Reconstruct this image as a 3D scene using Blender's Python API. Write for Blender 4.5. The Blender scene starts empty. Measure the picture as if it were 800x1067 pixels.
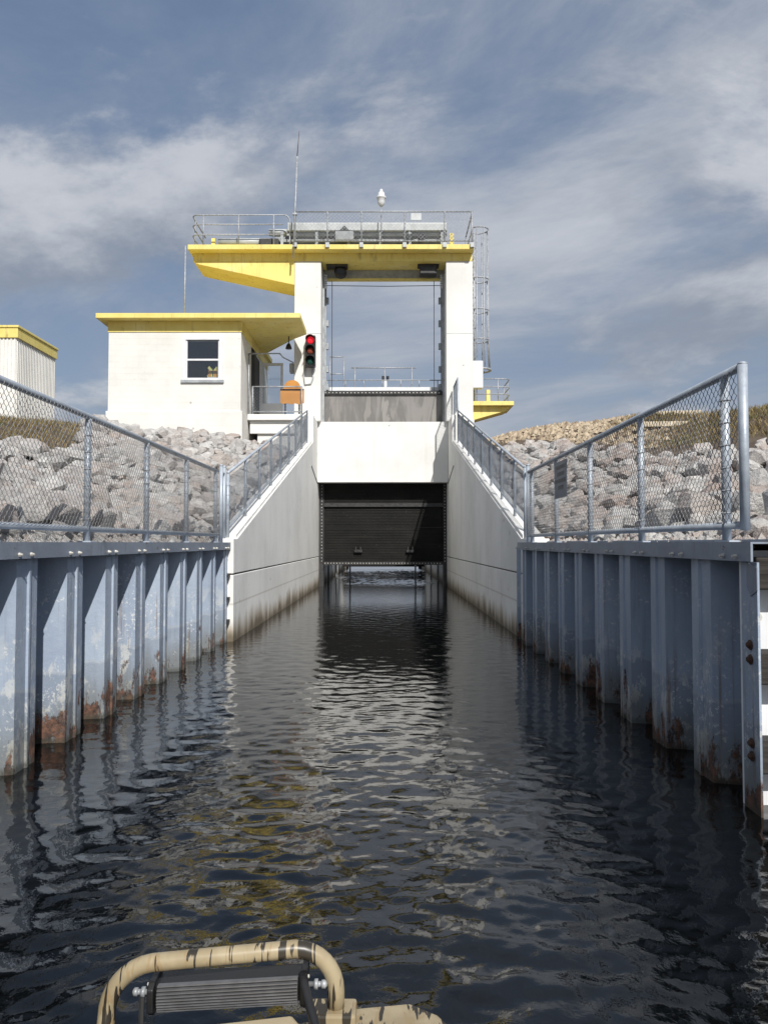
import bpy, math, random
import numpy as np
from mathutils import Vector, Matrix, noise as mnoise
R = math.radians
random.seed(7)
rng = np.random.default_rng(11)
SC = bpy.context.scene
C = SC.collection

# ------------------------------------------------------------------ camera
EYE = 1.65
cam_d = bpy.data.cameras.new('camera'); cam = bpy.data.objects.new('camera', cam_d); C.objects.link(cam)
cam.location = (0, 0, EYE); cam.rotation_euler = (R(92.2), 0, 2/833)
cam_d.sensor_fit = 'VERTICAL'; cam_d.sensor_height = 24; cam_d.lens = 24*833/1067
cam_d.clip_start = 0.05; cam_d.clip_end = 3000
SC.camera = cam
# ------------------------------------------------------------------ light
SUN_EL, SUN_AZ = 40, 18          # azimuth: degrees to the right of straight behind the camera
s = Vector((math.sin(R(SUN_AZ))*math.cos(R(SUN_EL)), -math.cos(R(SUN_AZ))*math.cos(R(SUN_EL)), math.sin(R(SUN_EL))))
sd = bpy.data.lights.new('sun', 'SUN'); sd.energy = 3.1; sd.angle = R(0.53); sd.color = (1, .965, .915)
so = bpy.data.objects.new('sun', sd); C.objects.link(so); so.location = s*60
so.rotation_euler = (-s).to_track_quat('-Z', 'Y').to_euler()
world = bpy.data.worlds.new('World'); SC.world = world; world.use_nodes = True
SC.view_settings.view_transform = 'Standard'; SC.view_settings.look = 'None'
SC.view_settings.exposure = 0.6; SC.view_settings.gamma = 1; SC.view_settings.use_curve_mapping = False

class NT:
    """small node-tree writer"""
    def __init__(s, tree): s.t = tree; s.n = tree.nodes; s.l = tree.links; s.n.clear()
    def set(s, node, **kw):
        for k, v in kw.items():
            k = int(k[1:]) if k[0] == '_' and k[1:].isdigit() else k.replace('__', ' ')
            if hasattr(v, 'links') or isinstance(v, bpy.types.NodeSocket): s.l.new(v, node.inputs[k])
            else:
                inp = node.inputs[k]
                try: inp.default_value = v
                except Exception: inp.default_value = (v, v, v) if not isinstance(v, tuple) else (*v, 1)[:len(inp.default_value)]
    def new(s, typ, attrs=None, **kw):
        nd = s.n.new(typ)
        for k, v in (attrs or {}).items(): setattr(nd, k, v)
        s.set(nd, **kw); return nd
    def math(s, op, a, b=0.0, clamp=False):
        return s.new('ShaderNodeMath', {'operation': op, 'use_clamp': clamp}, _0=a, _1=b).outputs[0]
    def mul(s, a, b): return s.math('MULTIPLY', a, b)
    def noise(s, vec, scale, detail=4, rough=.55, dist=0.0):
        return s.new('ShaderNodeTexNoise', None, Vector=vec, Scale=scale, Detail=detail, Roughness=rough, Distortion=dist).outputs[0]
    def ramp(s, f, lo, hi, a=0.0, b=1.0, smooth=True):
        return s.new('ShaderNodeMapRange', {'interpolation_type': 'SMOOTHSTEP' if smooth else 'LINEAR', 'clamp': True}, _0=f, _1=lo, _2=hi, _3=a, _4=b).outputs[0]
    def mix(s, f, a, b, mode='MIX'):
        nd = s.n.new('ShaderNodeMix'); nd.data_type = 'RGBA'; nd.blend_type = mode
        for i, v in ((0, f), (6, a), (7, b)):
            if isinstance(v, bpy.types.NodeSocket): s.l.new(v, nd.inputs[i])
            else: nd.inputs[i].default_value = v if i == 0 else (*v[:3], 1)
        return nd.outputs[2]
    def scale(s, vec, sc):
        return s.new('ShaderNodeVectorMath', {'operation': 'MULTIPLY'}, _0=vec, _1=sc).outputs[0]
    def sep(s, vec): return s.new('ShaderNodeSeparateXYZ', None, _0=vec).outputs

SK = (30.2, 6.2, 16.37, .262, 4.335)      # cloud drift
# sky: Nishita with broken, drifting cloud laid on a dome plane
w = NT(world.node_tree)
sky = w.new('ShaderNodeTexSky', {'sky_type': 'NISHITA', 'sun_disc': False, 'sun_elevation': R(SUN_EL), 'sun_rotation': R(180-SUN_AZ),
            'air_density': 1.0, 'dust_density': 0.6, 'ozone_density': 2.0}).outputs[0]
gen = w.new('ShaderNodeTexCoord').outputs['Generated']
gx, gy, gz = w.sep(gen)
den = w.math('ADD', w.math('MAXIMUM', gz, 0.0), 0.30)
pl = w.new('ShaderNodeCombineXYZ', None, _0=w.math('DIVIDE', gx, den), _1=w.math('DIVIDE', gy, den), _2=0.0).outputs[0]
pl = w.new('ShaderNodeVectorMath', {'operation': 'ADD'}, _0=pl, _1=(3.1, 1.7, 0.0)).outputs[0]
def shift(v, d): return w.new('ShaderNodeVectorMath', {'operation': 'ADD'}, _0=v, _1=d).outputs[0]
# high streaked veil
pr_ = w.new('ShaderNodeVectorRotate', {'rotation_type': 'Z_AXIS'}, Vector=pl, Angle=R(SK[0])).outputs[0]
n1 = w.noise(w.scale(pr_, (.50, 1.15, 1.0)), 1.15, 11, .64, .9)
n1b = w.noise(shift(pl, (SK[1], SK[2], 0.0)), .6, 3, .5, .2)
vf = w.math('ADD', w.mul(n1, .58), w.mul(n1b, .42))
veil = w.ramp(vf, .375, .595, .16, 1.0)
col = w.mix(.72, sky, (.62, .98, 1.66))
col = w.mix(w.mul(veil, .95), col, w.mix(w.ramp(vf, .42, .66), (1.7, 2.02, 2.6), (3.55, 3.72, 4.05)))
# lower broken cumulus: sunlit side from the offset of the same field
q = shift(w.scale(pl, (.8, 1.0, 1.0)), (SK[3], SK[4], 0.0))
cA = w.noise(q, 1.25, 10, .60, .25); cB = w.noise(shift(q, (.08, -.15, 0.0)), 1.25, 10, .60, .25)
cmask = w.ramp(cA, .475, .575)
lit = w.ramp(w.math('SUBTRACT', cA, cB), -.07, .15)
ccol = w.mix(lit, (1.6, 1.84, 2.28), (3.9, 4.03, 4.3))
col = w.mix(w.mul(cmask, .82), col, ccol)
col = w.mix(w.ramp(gz, .42, .02, 0, .42), col, (2.25, 2.5, 2.92))      # haze towards the horizon
bg = w.new('ShaderNodeBackground', None, Color=col, Strength=0.105)
w.l.new(bg.outputs[0], w.new('ShaderNodeOutputWorld').inputs[0])

# ------------------------------------------------------------------ materials
def mat(name, fn):
    m = bpy.data.materials.new(name); m.use_nodes = True
    t = NT(m.node_tree); p = t.new('ShaderNodeBsdfPrincipled'); o = t.new('ShaderNodeOutputMaterial')
    t.l.new(p.outputs[0], o.inputs[0]); fn(t, p); return m
def pos(t): return t.new('ShaderNodeNewGeometry').outputs['Position']
def obj_rand(t): return t.new('ShaderNodeObjectInfo').outputs['Random']
def bump(t, p, h, dist, strength=1.0):
    b = t.new('ShaderNodeBump', None, Strength=strength, Distance=dist, Height=h); t.l.new(b.outputs[0], p.inputs['Normal']); return b
def plain(name, col, rough=.5, metal=0.0, var=.15, sc=9, bmp=.0):
    def f(t, p):
        P = pos(t); n = t.noise(P, sc, 5, .6)
        c = t.mix(t.ramp(n, .3, .7), tuple(v*(1-var) for v in col), tuple(min(1, v*(1+var)) for v in col))
        t.set(p, Base__Color=c, Roughness=t.ramp(n, .2, .8, max(0, rough-.08), min(1, rough+.08)), Metallic=metal)
        if bmp: bump(t, p, t.noise(P, sc*6, 4, .6), bmp)
    return mat(name, f)

def m_concrete(base, stain, zstain=True, courses=False):
    def f(t, p):
        P = pos(t); x, y, z = t.sep(P)
        big = t.noise(P, .7, 6, .6)
        fine = t.noise(P, 14, 5, .6)
        streak = t.noise(t.scale(P, (5.0, 5.0, .28)), 1.0, 6, .62)
        c = t.mix(t.ramp(big, .35, .7), base, tuple(v*.86 for v in base))
        c = t.mix(t.mul(t.ramp(streak, .54, .76), .26), c, stain)
        c = t.mix(t.mul(t.ramp(fine, .60, .75), .22), c, tuple(v*.6 for v in base))
        spots = t.noise(P, 3.7, 2, .5)
        c = t.mix(t.mul(t.ramp(spots, .73, .77), .5), c, (.20, .17, .13))
        if zstain:      # tide band left by the water
            wob = t.math('ADD', z, t.mul(t.noise(t.scale(P, (2.2, 2.2, .7)), 1.0, 4), -.7))
            c = t.mix(t.ramp(wob, .10, -.22, 0, .75), c, (.34, .27, .18))
            c = t.mix(t.ramp(wob, -.12, -.34, 0, .85), c, (.11, .085, .05))
            run = t.noise(t.scale(P, (3.0, 3.0, .16)), 1.0, 3)
            c = t.mix(t.mul(t.ramp(run, .60, .70), t.ramp(z, .9, .15, 0, .7)), c, (.27, .16, .09))
            seam = t.math('ABSOLUTE', t.math('SUBTRACT', z, .62))
            c = t.mix(t.mul(t.ramp(seam, .03, .0), .35), c, (.25, .2, .14))
        h = t.math('ADD', t.noise(P, 40, 4, .6), t.mul(big, .6))
        if courses:
            br = t.new('ShaderNodeTexBrick', {'offset': .5}, Vector=t.new('ShaderNodeCombineXYZ', None, _0=t.math('ADD', x, t.mul(y, 1.0)), _1=z, _2=0.0).outputs[0],
                       Color1=(1, 1, 1), Color2=(.94, .94, .94), Mortar=(0, 0, 0), Scale=1.0, Mortar__Size=.008, Mortar__Smooth=.4, Brick__Width=.4, Row__Height=.2, Bias=0.0)
            bc = t.sep(br.outputs[0])[0]
            h = t.math('ADD', t.mul(h, .25), bc)
            c = t.mix(t.ramp(bc, .6, .1, 0, .05), c, (.4, .37, .3))
        t.set(p, Base__Color=c, Roughness=.82)
        bump(t, p, h, .003 if courses else .004, .8)
    return f
M = {}
M['concrete'] = mat('painted_concrete', m_concrete((.86, .85, .815), (.42, .36, .28)))
M['tower'] = mat('tower_paint', m_concrete((.79, .785, .755), (.58, .52, .44), False))
M['house'] = mat('house_paint', m_concrete((.78, .77, .725), (.70, .66, .55), False, True))
M['siding'] = mat('siding_paint', m_concrete((.78, .77, .73), (.6, .57, .5), False))

def f_yellow(t, p):
    P = pos(t); n = t.noise(P, 1.6, 6, .62); st = t.noise(t.scale(P, (2.2, 2.2, .8)), 1.7, 7, .68)
    c = t.mix(t.ramp(n, .35, .7), (.84, .70, .22), (.78, .62, .17))
    c = t.mix(t.ramp(st, .56, .74, 0, .62), c, (.30, .22, .08))
    c = t.mix(t.ramp(t.noise(P, 7, 3), .70, .75, 0, .6), c, (.13, .08, .05))
    c = t.mix(t.ramp(t.noise(P, .9, 5, .6), .5, .7, 0, .35), c, (.86, .78, .42))
    dr = t.noise(t.scale(P, (7, 7, .5)), 1.0, 5, .65)
    c = t.mix(t.ramp(dr, .56, .72, 0, .45), c, (.33, .24, .10))
    t.set(p, Base__Color=c, Roughness=.6); bump(t, p, t.noise(P, 30, 4), .003)
M['yellow'] = mat('yellow_paint', f_yellow)

def f_steel(t, p):      # blue-grey painted sheet piling, chalked, peeling and rusting near the water
    P = pos(t); x, y, z = t.sep(P)
    big = t.noise(t.scale(P, (1.6, 1.6, .8)), 1.0, 5, .6)
    c = t.mix(t.ramp(big, .32, .7), (.285, .345, .44), (.375, .44, .53))
    vs = t.noise(t.scale(P, (16, 16, .9)), 1.0, 5, .6)
    c = t.mix(t.ramp(t.noise(P, 7, 6, .7), .5, .75, 0, .3), c, (.40, .44, .48))
    c = t.mix(t.ramp(vs, .50, .72, 0, .42), c, (.175, .20, .245))
    zz = t.math('ADD', z, t.mul(t.noise(P, 2.2, 4), .22))
    c = t.mix(t.ramp(zz, .70, .64, 0, .38), c, (.155, .18, .215))                              # old waterline
    line = t.ramp(t.math('ABSOLUTE', t.math('SUBTRACT', zz, .67)), .022, .006)
    c = t.mix(t.mul(line, .35), c, (.42, .44, .46))
    pe = t.noise(t.scale(P, (5, 5, 2.6)), 1.0, 7, .72)
    pf = t.noise(P, 26, 5, .7)
    clus = t.noise(P, 1.15, 2)
    lowz = t.ramp(z, 1.25, .25)
    c = t.mix(t.mul(t.mul(t.ramp(pe, .545, .585), lowz), .8), c, (.56, .57, .55))
    c = t.mix(t.mul(t.mul(t.ramp(pf, .575, .60), t.ramp(clus, .48, .58)), t.ramp(z, 1.6, 1.2, .2, .85)), c, (.60, .62, .62))
    ru = t.noise(t.scale(P, (4.2, 4.2, 1.7)), 1.0, 9, .74)
    rl = t.math('ADD', ru, t.ramp(z, .05, .85, .07, -.17, False))
    rm = t.ramp(rl, .538, .59)
    run = t.noise(t.scale(P, (22, 22, .55)), 1.0, 4, .6)
    c = t.mix(t.mul(t.mul(t.ramp(run, .57, .68), t.ramp(clus, .42, .6)), t.ramp(z, 1.5, .3, .15, .7)), c, (.15, .085, .055))
    c = t.mix(t.ramp(t.math('ADD', z, t.mul(t.noise(t.scale(P, (6, 6, 1)), 1.0, 5), -.5)), .22, -.16, 0, .6), c, (.12, .115, .085))
    rc = t.mix(t.ramp(t.noise(P, 13, 6, .75), .36, .66), (.028, .015, .012), (.20, .095, .055))
    c = t.mix(t.mul(rm, .95), c, rc)
    c = t.mix(t.ramp(z, .07, .015, 0, .6), c, (.05, .05, .035))
    t.set(p, Base__Color=c, Roughness=t.ramp(rm, 0, 1, .52, .9)); 
    bump(t, p, t.math('ADD', t.mul(t.noise(P, 34, 4, .6), .5), t.math('ADD', t.mul(rm, .9), t.mul(t.noise(P, 3.1, 2), 2.4))), .006, .8)
M['steel'] = mat('painted_sheet_steel', f_steel)

def f_cap(t, p):
    P = pos(t); n = t.noise(P, 2.5, 6, .6)
    c = t.mix(t.ramp(n, .3, .7), (.20, .235, .29), (.27, .31, .37))
    ru = t.noise(t.scale(P, (3, 3, 6)), 1.7, 6, .7)
    c = t.mix(t.ramp(ru, .645, .69, 0, .85), c, (.10, .045, .02))
    c = t.mix(t.ramp(t.noise(t.scale(P, (9, 9, 2)), 1.0, 4), .58, .7, 0, .35), c, (.13, .14, .15))
    t.set(p, Base__Color=c, Roughness=.5); bump(t, p, t.noise(P, 30, 3), .002)
M['cap'] = mat('cap_paint', f_cap)
def f_rail(t, p):
    P = pos(t); n = t.noise(P, 6, 6, .65)
    c = t.mix(t.ramp(n, .3, .7), (.34, .385, .44), (.46, .505, .56))
    c = t.mix(t.ramp(t.noise(P, 19, 4, .7), .64, .72, 0, .5), c, (.17, .14, .11))
    t.set(p, Base__Color=c, Roughness=t.ramp(n, .3, .7, .38, .6), Metallic=.25); bump(t, p, t.noise(P, 60, 3), .001)
M['rail'] = mat('rail_paint', f_rail)
M['galv'] = plain('galvanised_steel', (.36, .375, .395), .5, .25, .25, 14)
M['mesh'] = plain('mesh_wire', (.30, .305, .31), .5, .5, .3, 5)
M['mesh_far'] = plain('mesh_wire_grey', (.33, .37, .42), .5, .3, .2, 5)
M['dark'] = plain('dark_steel', (.045, .045, .045), .55, .3, .3, 8)
M['black'] = plain('black_plastic', (.015, .015, .016), .38, 0, .2, 8)
M['white'] = plain('white_paint', (.74, .75, .76), .45, 0, .06, 3)
M['grey'] = plain('grey_paint', (.34, .36, .37), .5, .1, .2, 4)
M['lightgrey'] = plain('pale_grey_paint', (.45, .47, .47), .5, .1, .15, 3)
M['fin'] = plain('anodised_black', (.17, .172, .18), .38, .4, .15, 30)
M['boltw'] = plain('bolt_zinc', (.62, .60, .55), .45, .2, .2, 6)
M['red_base'] = plain('rusty_iron', (.085, .045, .03), .85, 0, .4, 9, .004)
M['inner'] = plain('room_interior', (.05, .05, .05), .8)
M['fabric_yellow'] = plain('vest_yellow', (.85, .80, .25), .8)
M['fabric_orange'] = plain('vest_orange', (.85, .40, .08), .8)

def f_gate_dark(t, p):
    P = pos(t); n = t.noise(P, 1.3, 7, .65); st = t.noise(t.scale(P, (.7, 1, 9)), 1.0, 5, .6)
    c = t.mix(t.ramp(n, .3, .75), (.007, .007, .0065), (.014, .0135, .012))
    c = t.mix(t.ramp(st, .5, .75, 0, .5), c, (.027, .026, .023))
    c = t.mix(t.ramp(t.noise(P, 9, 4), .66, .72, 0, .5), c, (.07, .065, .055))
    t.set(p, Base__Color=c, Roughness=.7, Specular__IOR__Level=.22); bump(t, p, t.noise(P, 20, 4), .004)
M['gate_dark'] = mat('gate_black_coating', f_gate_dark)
def f_gate_grey(t, p):
    P = pos(t); wv = t.noise(t.scale(P, (1.9, 1, .45)), 1.0, 5, .55, .8)
    vs = t.noise(t.scale(P, (9, 1, .3)), 1.0, 4, .6)
    c = t.mix(t.ramp(wv, .38, .5), (.25, .238, .225), (.17, .163, .155))
    c = t.mix(t.ramp(wv, .54, .58), c, (.28, .268, .25))
    c = t.mix(t.ramp(vs, .45, .72, 0, .5), c, (.17, .16, .15))
    t.set(p, Base__Color=c, Roughness=.75); bump(t, p, t.noise(P, 24, 4), .003)
M['gate_grey'] = mat('gate_weathered_steel', f_gate_grey)

def f_rock(t, p):
    P = pos(t); r = obj_rand(t); isl = t.new('ShaderNodeNewGeometry').outputs['Random Per Island']
    rr = t.math('FRACT', t.math('ADD', r, isl))
    n = t.noise(P, 5.5, 7, .68); v = t.noise(P, 26, 5, .65)
    c = t.mix(t.ramp(n, .3, .72), (.50, .50, .50), (.80, .795, .785))
    tone = t.mix(rr, (.70, .68, .66), (1.0, .985, .95))
    c = t.mix(1.0, c, tone, 'MULTIPLY')
    c = t.mix(t.ramp(rr, .86, .90, 0, .5), c, (.36, .27, .22))
    warm = t.ramp(t.sep(P)[0], -2, 2, .3, .62)
    c = t.mix(t.mul(t.ramp(t.noise(P, 1.1, 5), .44, .64), warm), c, (.42, .31, .255))
    c = t.mix(t.ramp(v, .60, .72, 0, .45), c, (.20, .18, .16))
    t.set(p, Base__Color=c, Roughness=.93); bump(t, p, t.math('ADD', v, t.mul(n, 2.2)), .045, 1.0)
M['rock'] = mat('riprap_limestone', f_rock)
def f_gravel(t, p):
    P = pos(t); isl = t.new('ShaderNodeNewGeometry').outputs['Random Per Island']
    c = t.mix(isl, (.24, .18, .12), (.52, .43, .31))
    t.set(p, Base__Color=c, Roughness=.95); bump(t, p, t.noise(P, 40, 4), .01)
M['gravel'] = mat('tan_gravel', f_gravel)
def f_soil(t, p):
    P = pos(t); x, y, z = t.sep(P); n = t.noise(P, 1.6, 7, .65); f = t.noise(P, 22, 5, .7)
    c = t.mix(t.ramp(n, .35, .68), (.10, .072, .050), (.155, .118, .082))
    c = t.mix(t.ramp(f, .4, .7, 0, .6), c, (.06, .042, .03))
    t.set(p, Base__Color=c, Roughness=.97); bump(t, p, t.math('ADD', f, n), .05, .8)
M['soil'] = mat('bank_soil', f_soil)
def f_grass(t, p):
    P = pos(t); n = t.noise(P, 1.1, 5, .6); isl = t.new('ShaderNodeNewGeometry').outputs['Random Per Island']
    c = t.mix(isl, (.13, .095, .035), (.32, .24, .105))
    c = t.mix(t.ramp(n, .48, .66, 0, .7), c, (.105, .12, .035))
    t.set(p, Base__Color=c, Roughness=.9)
M['grass'] = mat('dry_grass', f_grass)

def f_water(t, p):
    P = pos(t)
    t.set(p, Base__Color=(.0025, .003, .0032), Roughness=.015, IOR=1.5)
    h = t.math('ADD', t.noise(t.scale(P, (1, .75, 1)), 11.0, 4, .55, .3), t.mul(t.noise(P, 30, 2, .5), .3))
    bump(t, p, h, .0024, .8)
M['water'] = mat('dark_water', f_water)
def f_glass(t, p):
    o = [n for n in t.n if n.type == 'OUTPUT_MATERIAL'][0]
    g = t.new('ShaderNodeBsdfGlossy', None, Color=(1, 1, 1), Roughness=.01); tr = t.new('ShaderNodeBsdfTransparent', None, Color=(.85, .87, .88))
    fr = t.new('ShaderNodeLayerWeight', None, Blend=.5)
    mx = t.new('ShaderNodeMixShader', None, _0=t.math('ADD', t.mul(t.math('POWER', fr.outputs[1], 4.0), .7), .09), _1=tr.outputs[0], _2=g.outputs[0])
    t.l.new(mx.outputs[0], o.inputs[0])
M['glass'] = mat('window_glass', f_glass)
def f_orange(t, p):
    P = pos(t); n = t.noise(P, 5, 6, .6); wv = t.noise(t.scale(P, (1, 1, 14)), 2.0, 4)
    c = t.mix(t.ramp(n, .3, .7), (.60, .27, .055), (.50, .215, .04)); c = t.mix(t.ramp(wv, .5, .75, 0, .4), c, (.32, .13, .03))
    t.set(p, Base__Color=c, Roughness=.7)
M['orange'] = mat('orange_board', f_orange)
def f_timber(t, p):
    P = pos(t); g = t.noise(t.scale(P, (1.2, 14, 14)), 2.0, 6, .65)
    c = t.mix(t.ramp(g, .3, .7), (.018, .016, .014), (.05, .045, .04))
    t.set(p, Base__Color=c, Roughness=.9); bump(t, p, g, .01)
M['timber'] = mat('dark_timber', f_timber)
M['pale_timber'] = plain('pale_timber', (.58, .50, .37), .85, 0, .2, 6, .004)
def f_camo(t, p):
    P = pos(t)
    n = t.noise(P, 9, 4, .6); c = t.mix(t.ramp(n, .35, .65), (.38, .315, .20), (.30, .24, .145))
    k = t.noise(t.scale(P, (62, 8, 7)), 1.0, 3, .5, .5)
    k2 = t.noise(t.scale(P, (30, 9, 6)), 1.3, 2, .5, 1.0)
    c = t.mix(t.ramp(k2, .60, .63, 0, .65), c, (.30, .215, .11))
    c = t.mix(t.ramp(k, .565, .59, 0, .95), c, (.022, .019, .016))
    t.set(p, Base__Color=c, Roughness=.36)
M['camo'] = mat('boat_grass_camouflage', f_camo)
M['tan'] = plain('boat_tan_paint', (.44, .365, .24), .42, 0, .07, 5, .0006)
def lens(name, col, emit):
    def f(t, p):
        n = t.noise(pos(t), 40, 2)
        t.set(p, Base__Color=t.mix(n, col, tuple(v*.8 for v in col)), Roughness=.2, Emission__Color=(*col, 1), Emission__Strength=emit)
    return mat(name, f)
M['red'] = lens('lit_red_lens', (.8, .02, .035), .4); M['amber'] = lens('amber_lens', (.28, .06, .035), 0); M['green'] = lens('green_lens', (.012, .07, .05), 0)
M['sign'] = plain('sign_face', (.10, .125, .165), .5, 0, .2, 6)
M['signmark'] = plain('sign_mark', (.03, .035, .05), .5)

# ------------------------------------------------------------------ mesh helpers
class MB:
    def __init__(s): s.v = []; s.f = []
    def add(s, vs, fs):
        b = len(s.v); s.v += [tuple(v) for v in vs]; s.f += [tuple(i+b for i in f) for f in fs]; return s
    def box(s, x0, x1, y0, y1, z0, z1):
        vs = [(x, y, z) for z in (z0, z1) for y in (y0, y1) for x in (x0, x1)]
        return s.add(vs, [(0, 2, 3, 1), (4, 5, 7, 6), (0, 1, 5, 4), (2, 6, 7, 3), (0, 4, 6, 2), (1, 3, 7, 5)])
    def prism(s, pts, ext):      # pts: planar outline, ext: extrusion vector
        n = len(pts); e = Vector(ext); a = [Vector(p) for p in pts]; nor = Vector((0, 0, 0))
        for i in range(n): nor += a[i].cross(a[(i+1) % n])
        if nor.dot(e) > 0: a.reverse()
        vs = a + [p+e for p in a]
        return s.add(vs, [tuple(range(n)), tuple(range(2*n-1, n-1, -1))] + [(i, n+i, n+(i+1) % n, (i+1) % n) for i in range(n)])
    def tube(s, path, r, n=8, caps=True, closed=False):
        P = [Vector(p) for p in path]; m = len(P); rs = r if isinstance(r, (list, tuple)) else [r]*m
        vs = []; up = None
        for i in range(m):
            if closed: d = P[(i+1) % m]-P[i-1]
            else: d = P[min(i+1, m-1)]-P[max(i-1, 0)]
            d.normalize()
            if up is None:
                up = Vector((0, 0, 1)) if abs(d.z) < .9 else Vector((1, 0, 0))
            a = d.cross(up).normalized(); up = a.cross(d).normalized()
            for k in range(n):
                t = 2*math.pi*k/n; vs.append(P[i] + (a*math.cos(t)+up*math.sin(t))*rs[i])
        fs = []
        for i in range(m if closed else m-1):
            j = (i+1) % m
            for k in range(n): fs.append((i*n+k, i*n+(k+1) % n, j*n+(k+1) % n, j*n+k))
        if caps and not closed: fs += [tuple(range(n-1, -1, -1)), tuple((m-1)*n+k for k in range(n))]
        return s.add(vs, fs)
    def lathe(s, prof, c, n=16, axis='Z'):      # prof: (radius, height)
        vs = []
        for r, h in prof:
            for k in range(n):
                t = 2*math.pi*k/n; u, v = r*math.cos(t), r*math.sin(t)
                vs.append({'Z': (c[0]+u, c[1]+v, c[2]+h), 'Y': (c[0]+u, c[1]+h, c[2]+v), 'X': (c[0]+h, c[1]+u, c[2]+v)}[axis])
        m = len(prof); fs = [(i*n+k, i*n+(k+1) % n, (i+1)*n+(k+1) % n, (i+1)*n+k) for i in range(m-1) for k in range(n)]
        fs += [tuple(range(n-1, -1, -1)), tuple((m-1)*n+k for k in range(n))]
        return s.add(vs, fs)
    def mesh(s, name, m, smooth=False):
        me = bpy.data.meshes.new(name); me.from_pydata(s.v, [], s.f); me.materials.append(m)
        if smooth: me.polygons.foreach_set('use_smooth', [True]*len(me.polygons))
        me.update(); return me
    def build(s, name, m, parent=None, smooth=False, bevel=0, stuff=False):
        return link(name, s.mesh(name, m, smooth), parent, bevel, stuff)
def link(name, me, parent=None, bevel=0, stuff=False):
    o = bpy.data.objects.new(name, me); C.objects.link(o)
    if parent is not None:
        o.parent = parent; o.matrix_parent_inverse = Matrix.Translation(-parent.location)
    if bevel:
        b = o.modifiers.new('bevel', 'BEVEL'); b.width = bevel; b.segments = 2; b.limit_method = 'ANGLE'
    if stuff: o['kind'] = 'stuff'
    return o
def thing(name, label, cat, loc=(0, 0, 0), group=None):
    o = bpy.data.objects.new(name, None); C.objects.link(o); o.location = loc; o.empty_display_size = .2
    return tag(o, label, cat, group)
def tag(o, label, cat, group=None):
    o['label'] = label; o['category'] = cat
    if group: o['group'] = group
    return o
def struct(o): o['kind'] = 'structure'; return o
def arc(c, r, a0, a1, n, u, v):
    u, v = Vector(u), Vector(v); c = Vector(c)
    return [c + (u*math.cos(R(a0+(a1-a0)*i/n)) + v*math.sin(R(a0+(a1-a0)*i/n)))*r for i in range(n+1)]

# ------------------------------------------------------------------ water: one sheet, real ripples where the camera is near
def axis_pts(segs):
    out = []
    for a, b, st in segs: out += list(np.arange(a, b, st))
    return np.array(out + [segs[-1][1]])
ys = axis_pts([(-200, -20, 30), (-20, .6, 2.0), (.6, 5, .018), (5, 10, .028), (10, 18, .055), (18, 32, .10), (32, 50, .09), (50, 60, .4), (60, 300, 30)])
xs = axis_pts([(-200, -20, 30), (-20, -3.4, 1.6), (-3.4, -1.4, .034), (-1.4, 1.4, .026), (1.4, 3.4, .034), (3.4, 20, 1.6), (20, 200, 30)])
X, Y = np.meshgrid(xs, ys); Z = np.zeros_like(X)
dy = np.gradient(ys)[:, None]; dx = np.gradient(xs)[None, :]; step = np.maximum(dx, dy)
NW = 170
for i in range(NW):
    L = .052*(.40/.052)**rng.random()
    th = rng.normal(math.pi/2, .75) if rng.random() < .7 else rng.random()*2*math.pi
    slope = .084*math.sqrt(2/NW)
    k = 2*math.pi/L
    Z += np.where(step < L/3.2, slope/k, 0)*np.sin(k*(X*math.cos(th)+Y*math.sin(th)) + rng.random()*6.283 + .5*np.sin(X*.9+Y*.7+i))
patch = .75+.45*np.sin(X*.8+.6*np.sin(Y*.5)+1.0)*np.sin(Y*.42+.7*np.sin(X*.9)+.4)
Z *= patch*np.interp(Y, [0, 9, 16, 30, 33, 60], [1.0, 1.0, .5, .36, 3.0, 3.0])
nx, ny = len(xs), len(ys)
idx = np.arange(nx*ny).reshape(ny, nx)
quads = np.stack([idx[:-1, :-1], idx[:-1, 1:], idx[1:, 1:], idx[1:, :-1]], -1).reshape(-1, 4)
def np_mesh(name, V, Q, m, smooth=True):
    me = bpy.data.meshes.new(name); k = Q.shape[1]
    me.vertices.add(len(V)); me.vertices.foreach_set('co', np.ascontiguousarray(V, np.float32).ravel())
    me.loops.add(Q.size); me.loops.foreach_set('vertex_index', np.ascontiguousarray(Q, np.int32).ravel())
    me.polygons.add(len(Q)); me.polygons.foreach_set('loop_start', np.arange(0, Q.size, k, dtype=np.int32))
    me.polygons.foreach_set('loop_total', np.full(len(Q), k, np.int32))
    me.polygons.foreach_set('use_smooth', np.full(len(Q), smooth))
    me.update(calc_edges=True); me.validate(); me.materials.append(m); return me
struct(link('water', np_mesh('water', np.stack([X, Y, Z], -1).reshape(-1, 3), quads, M['water'])))

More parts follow.
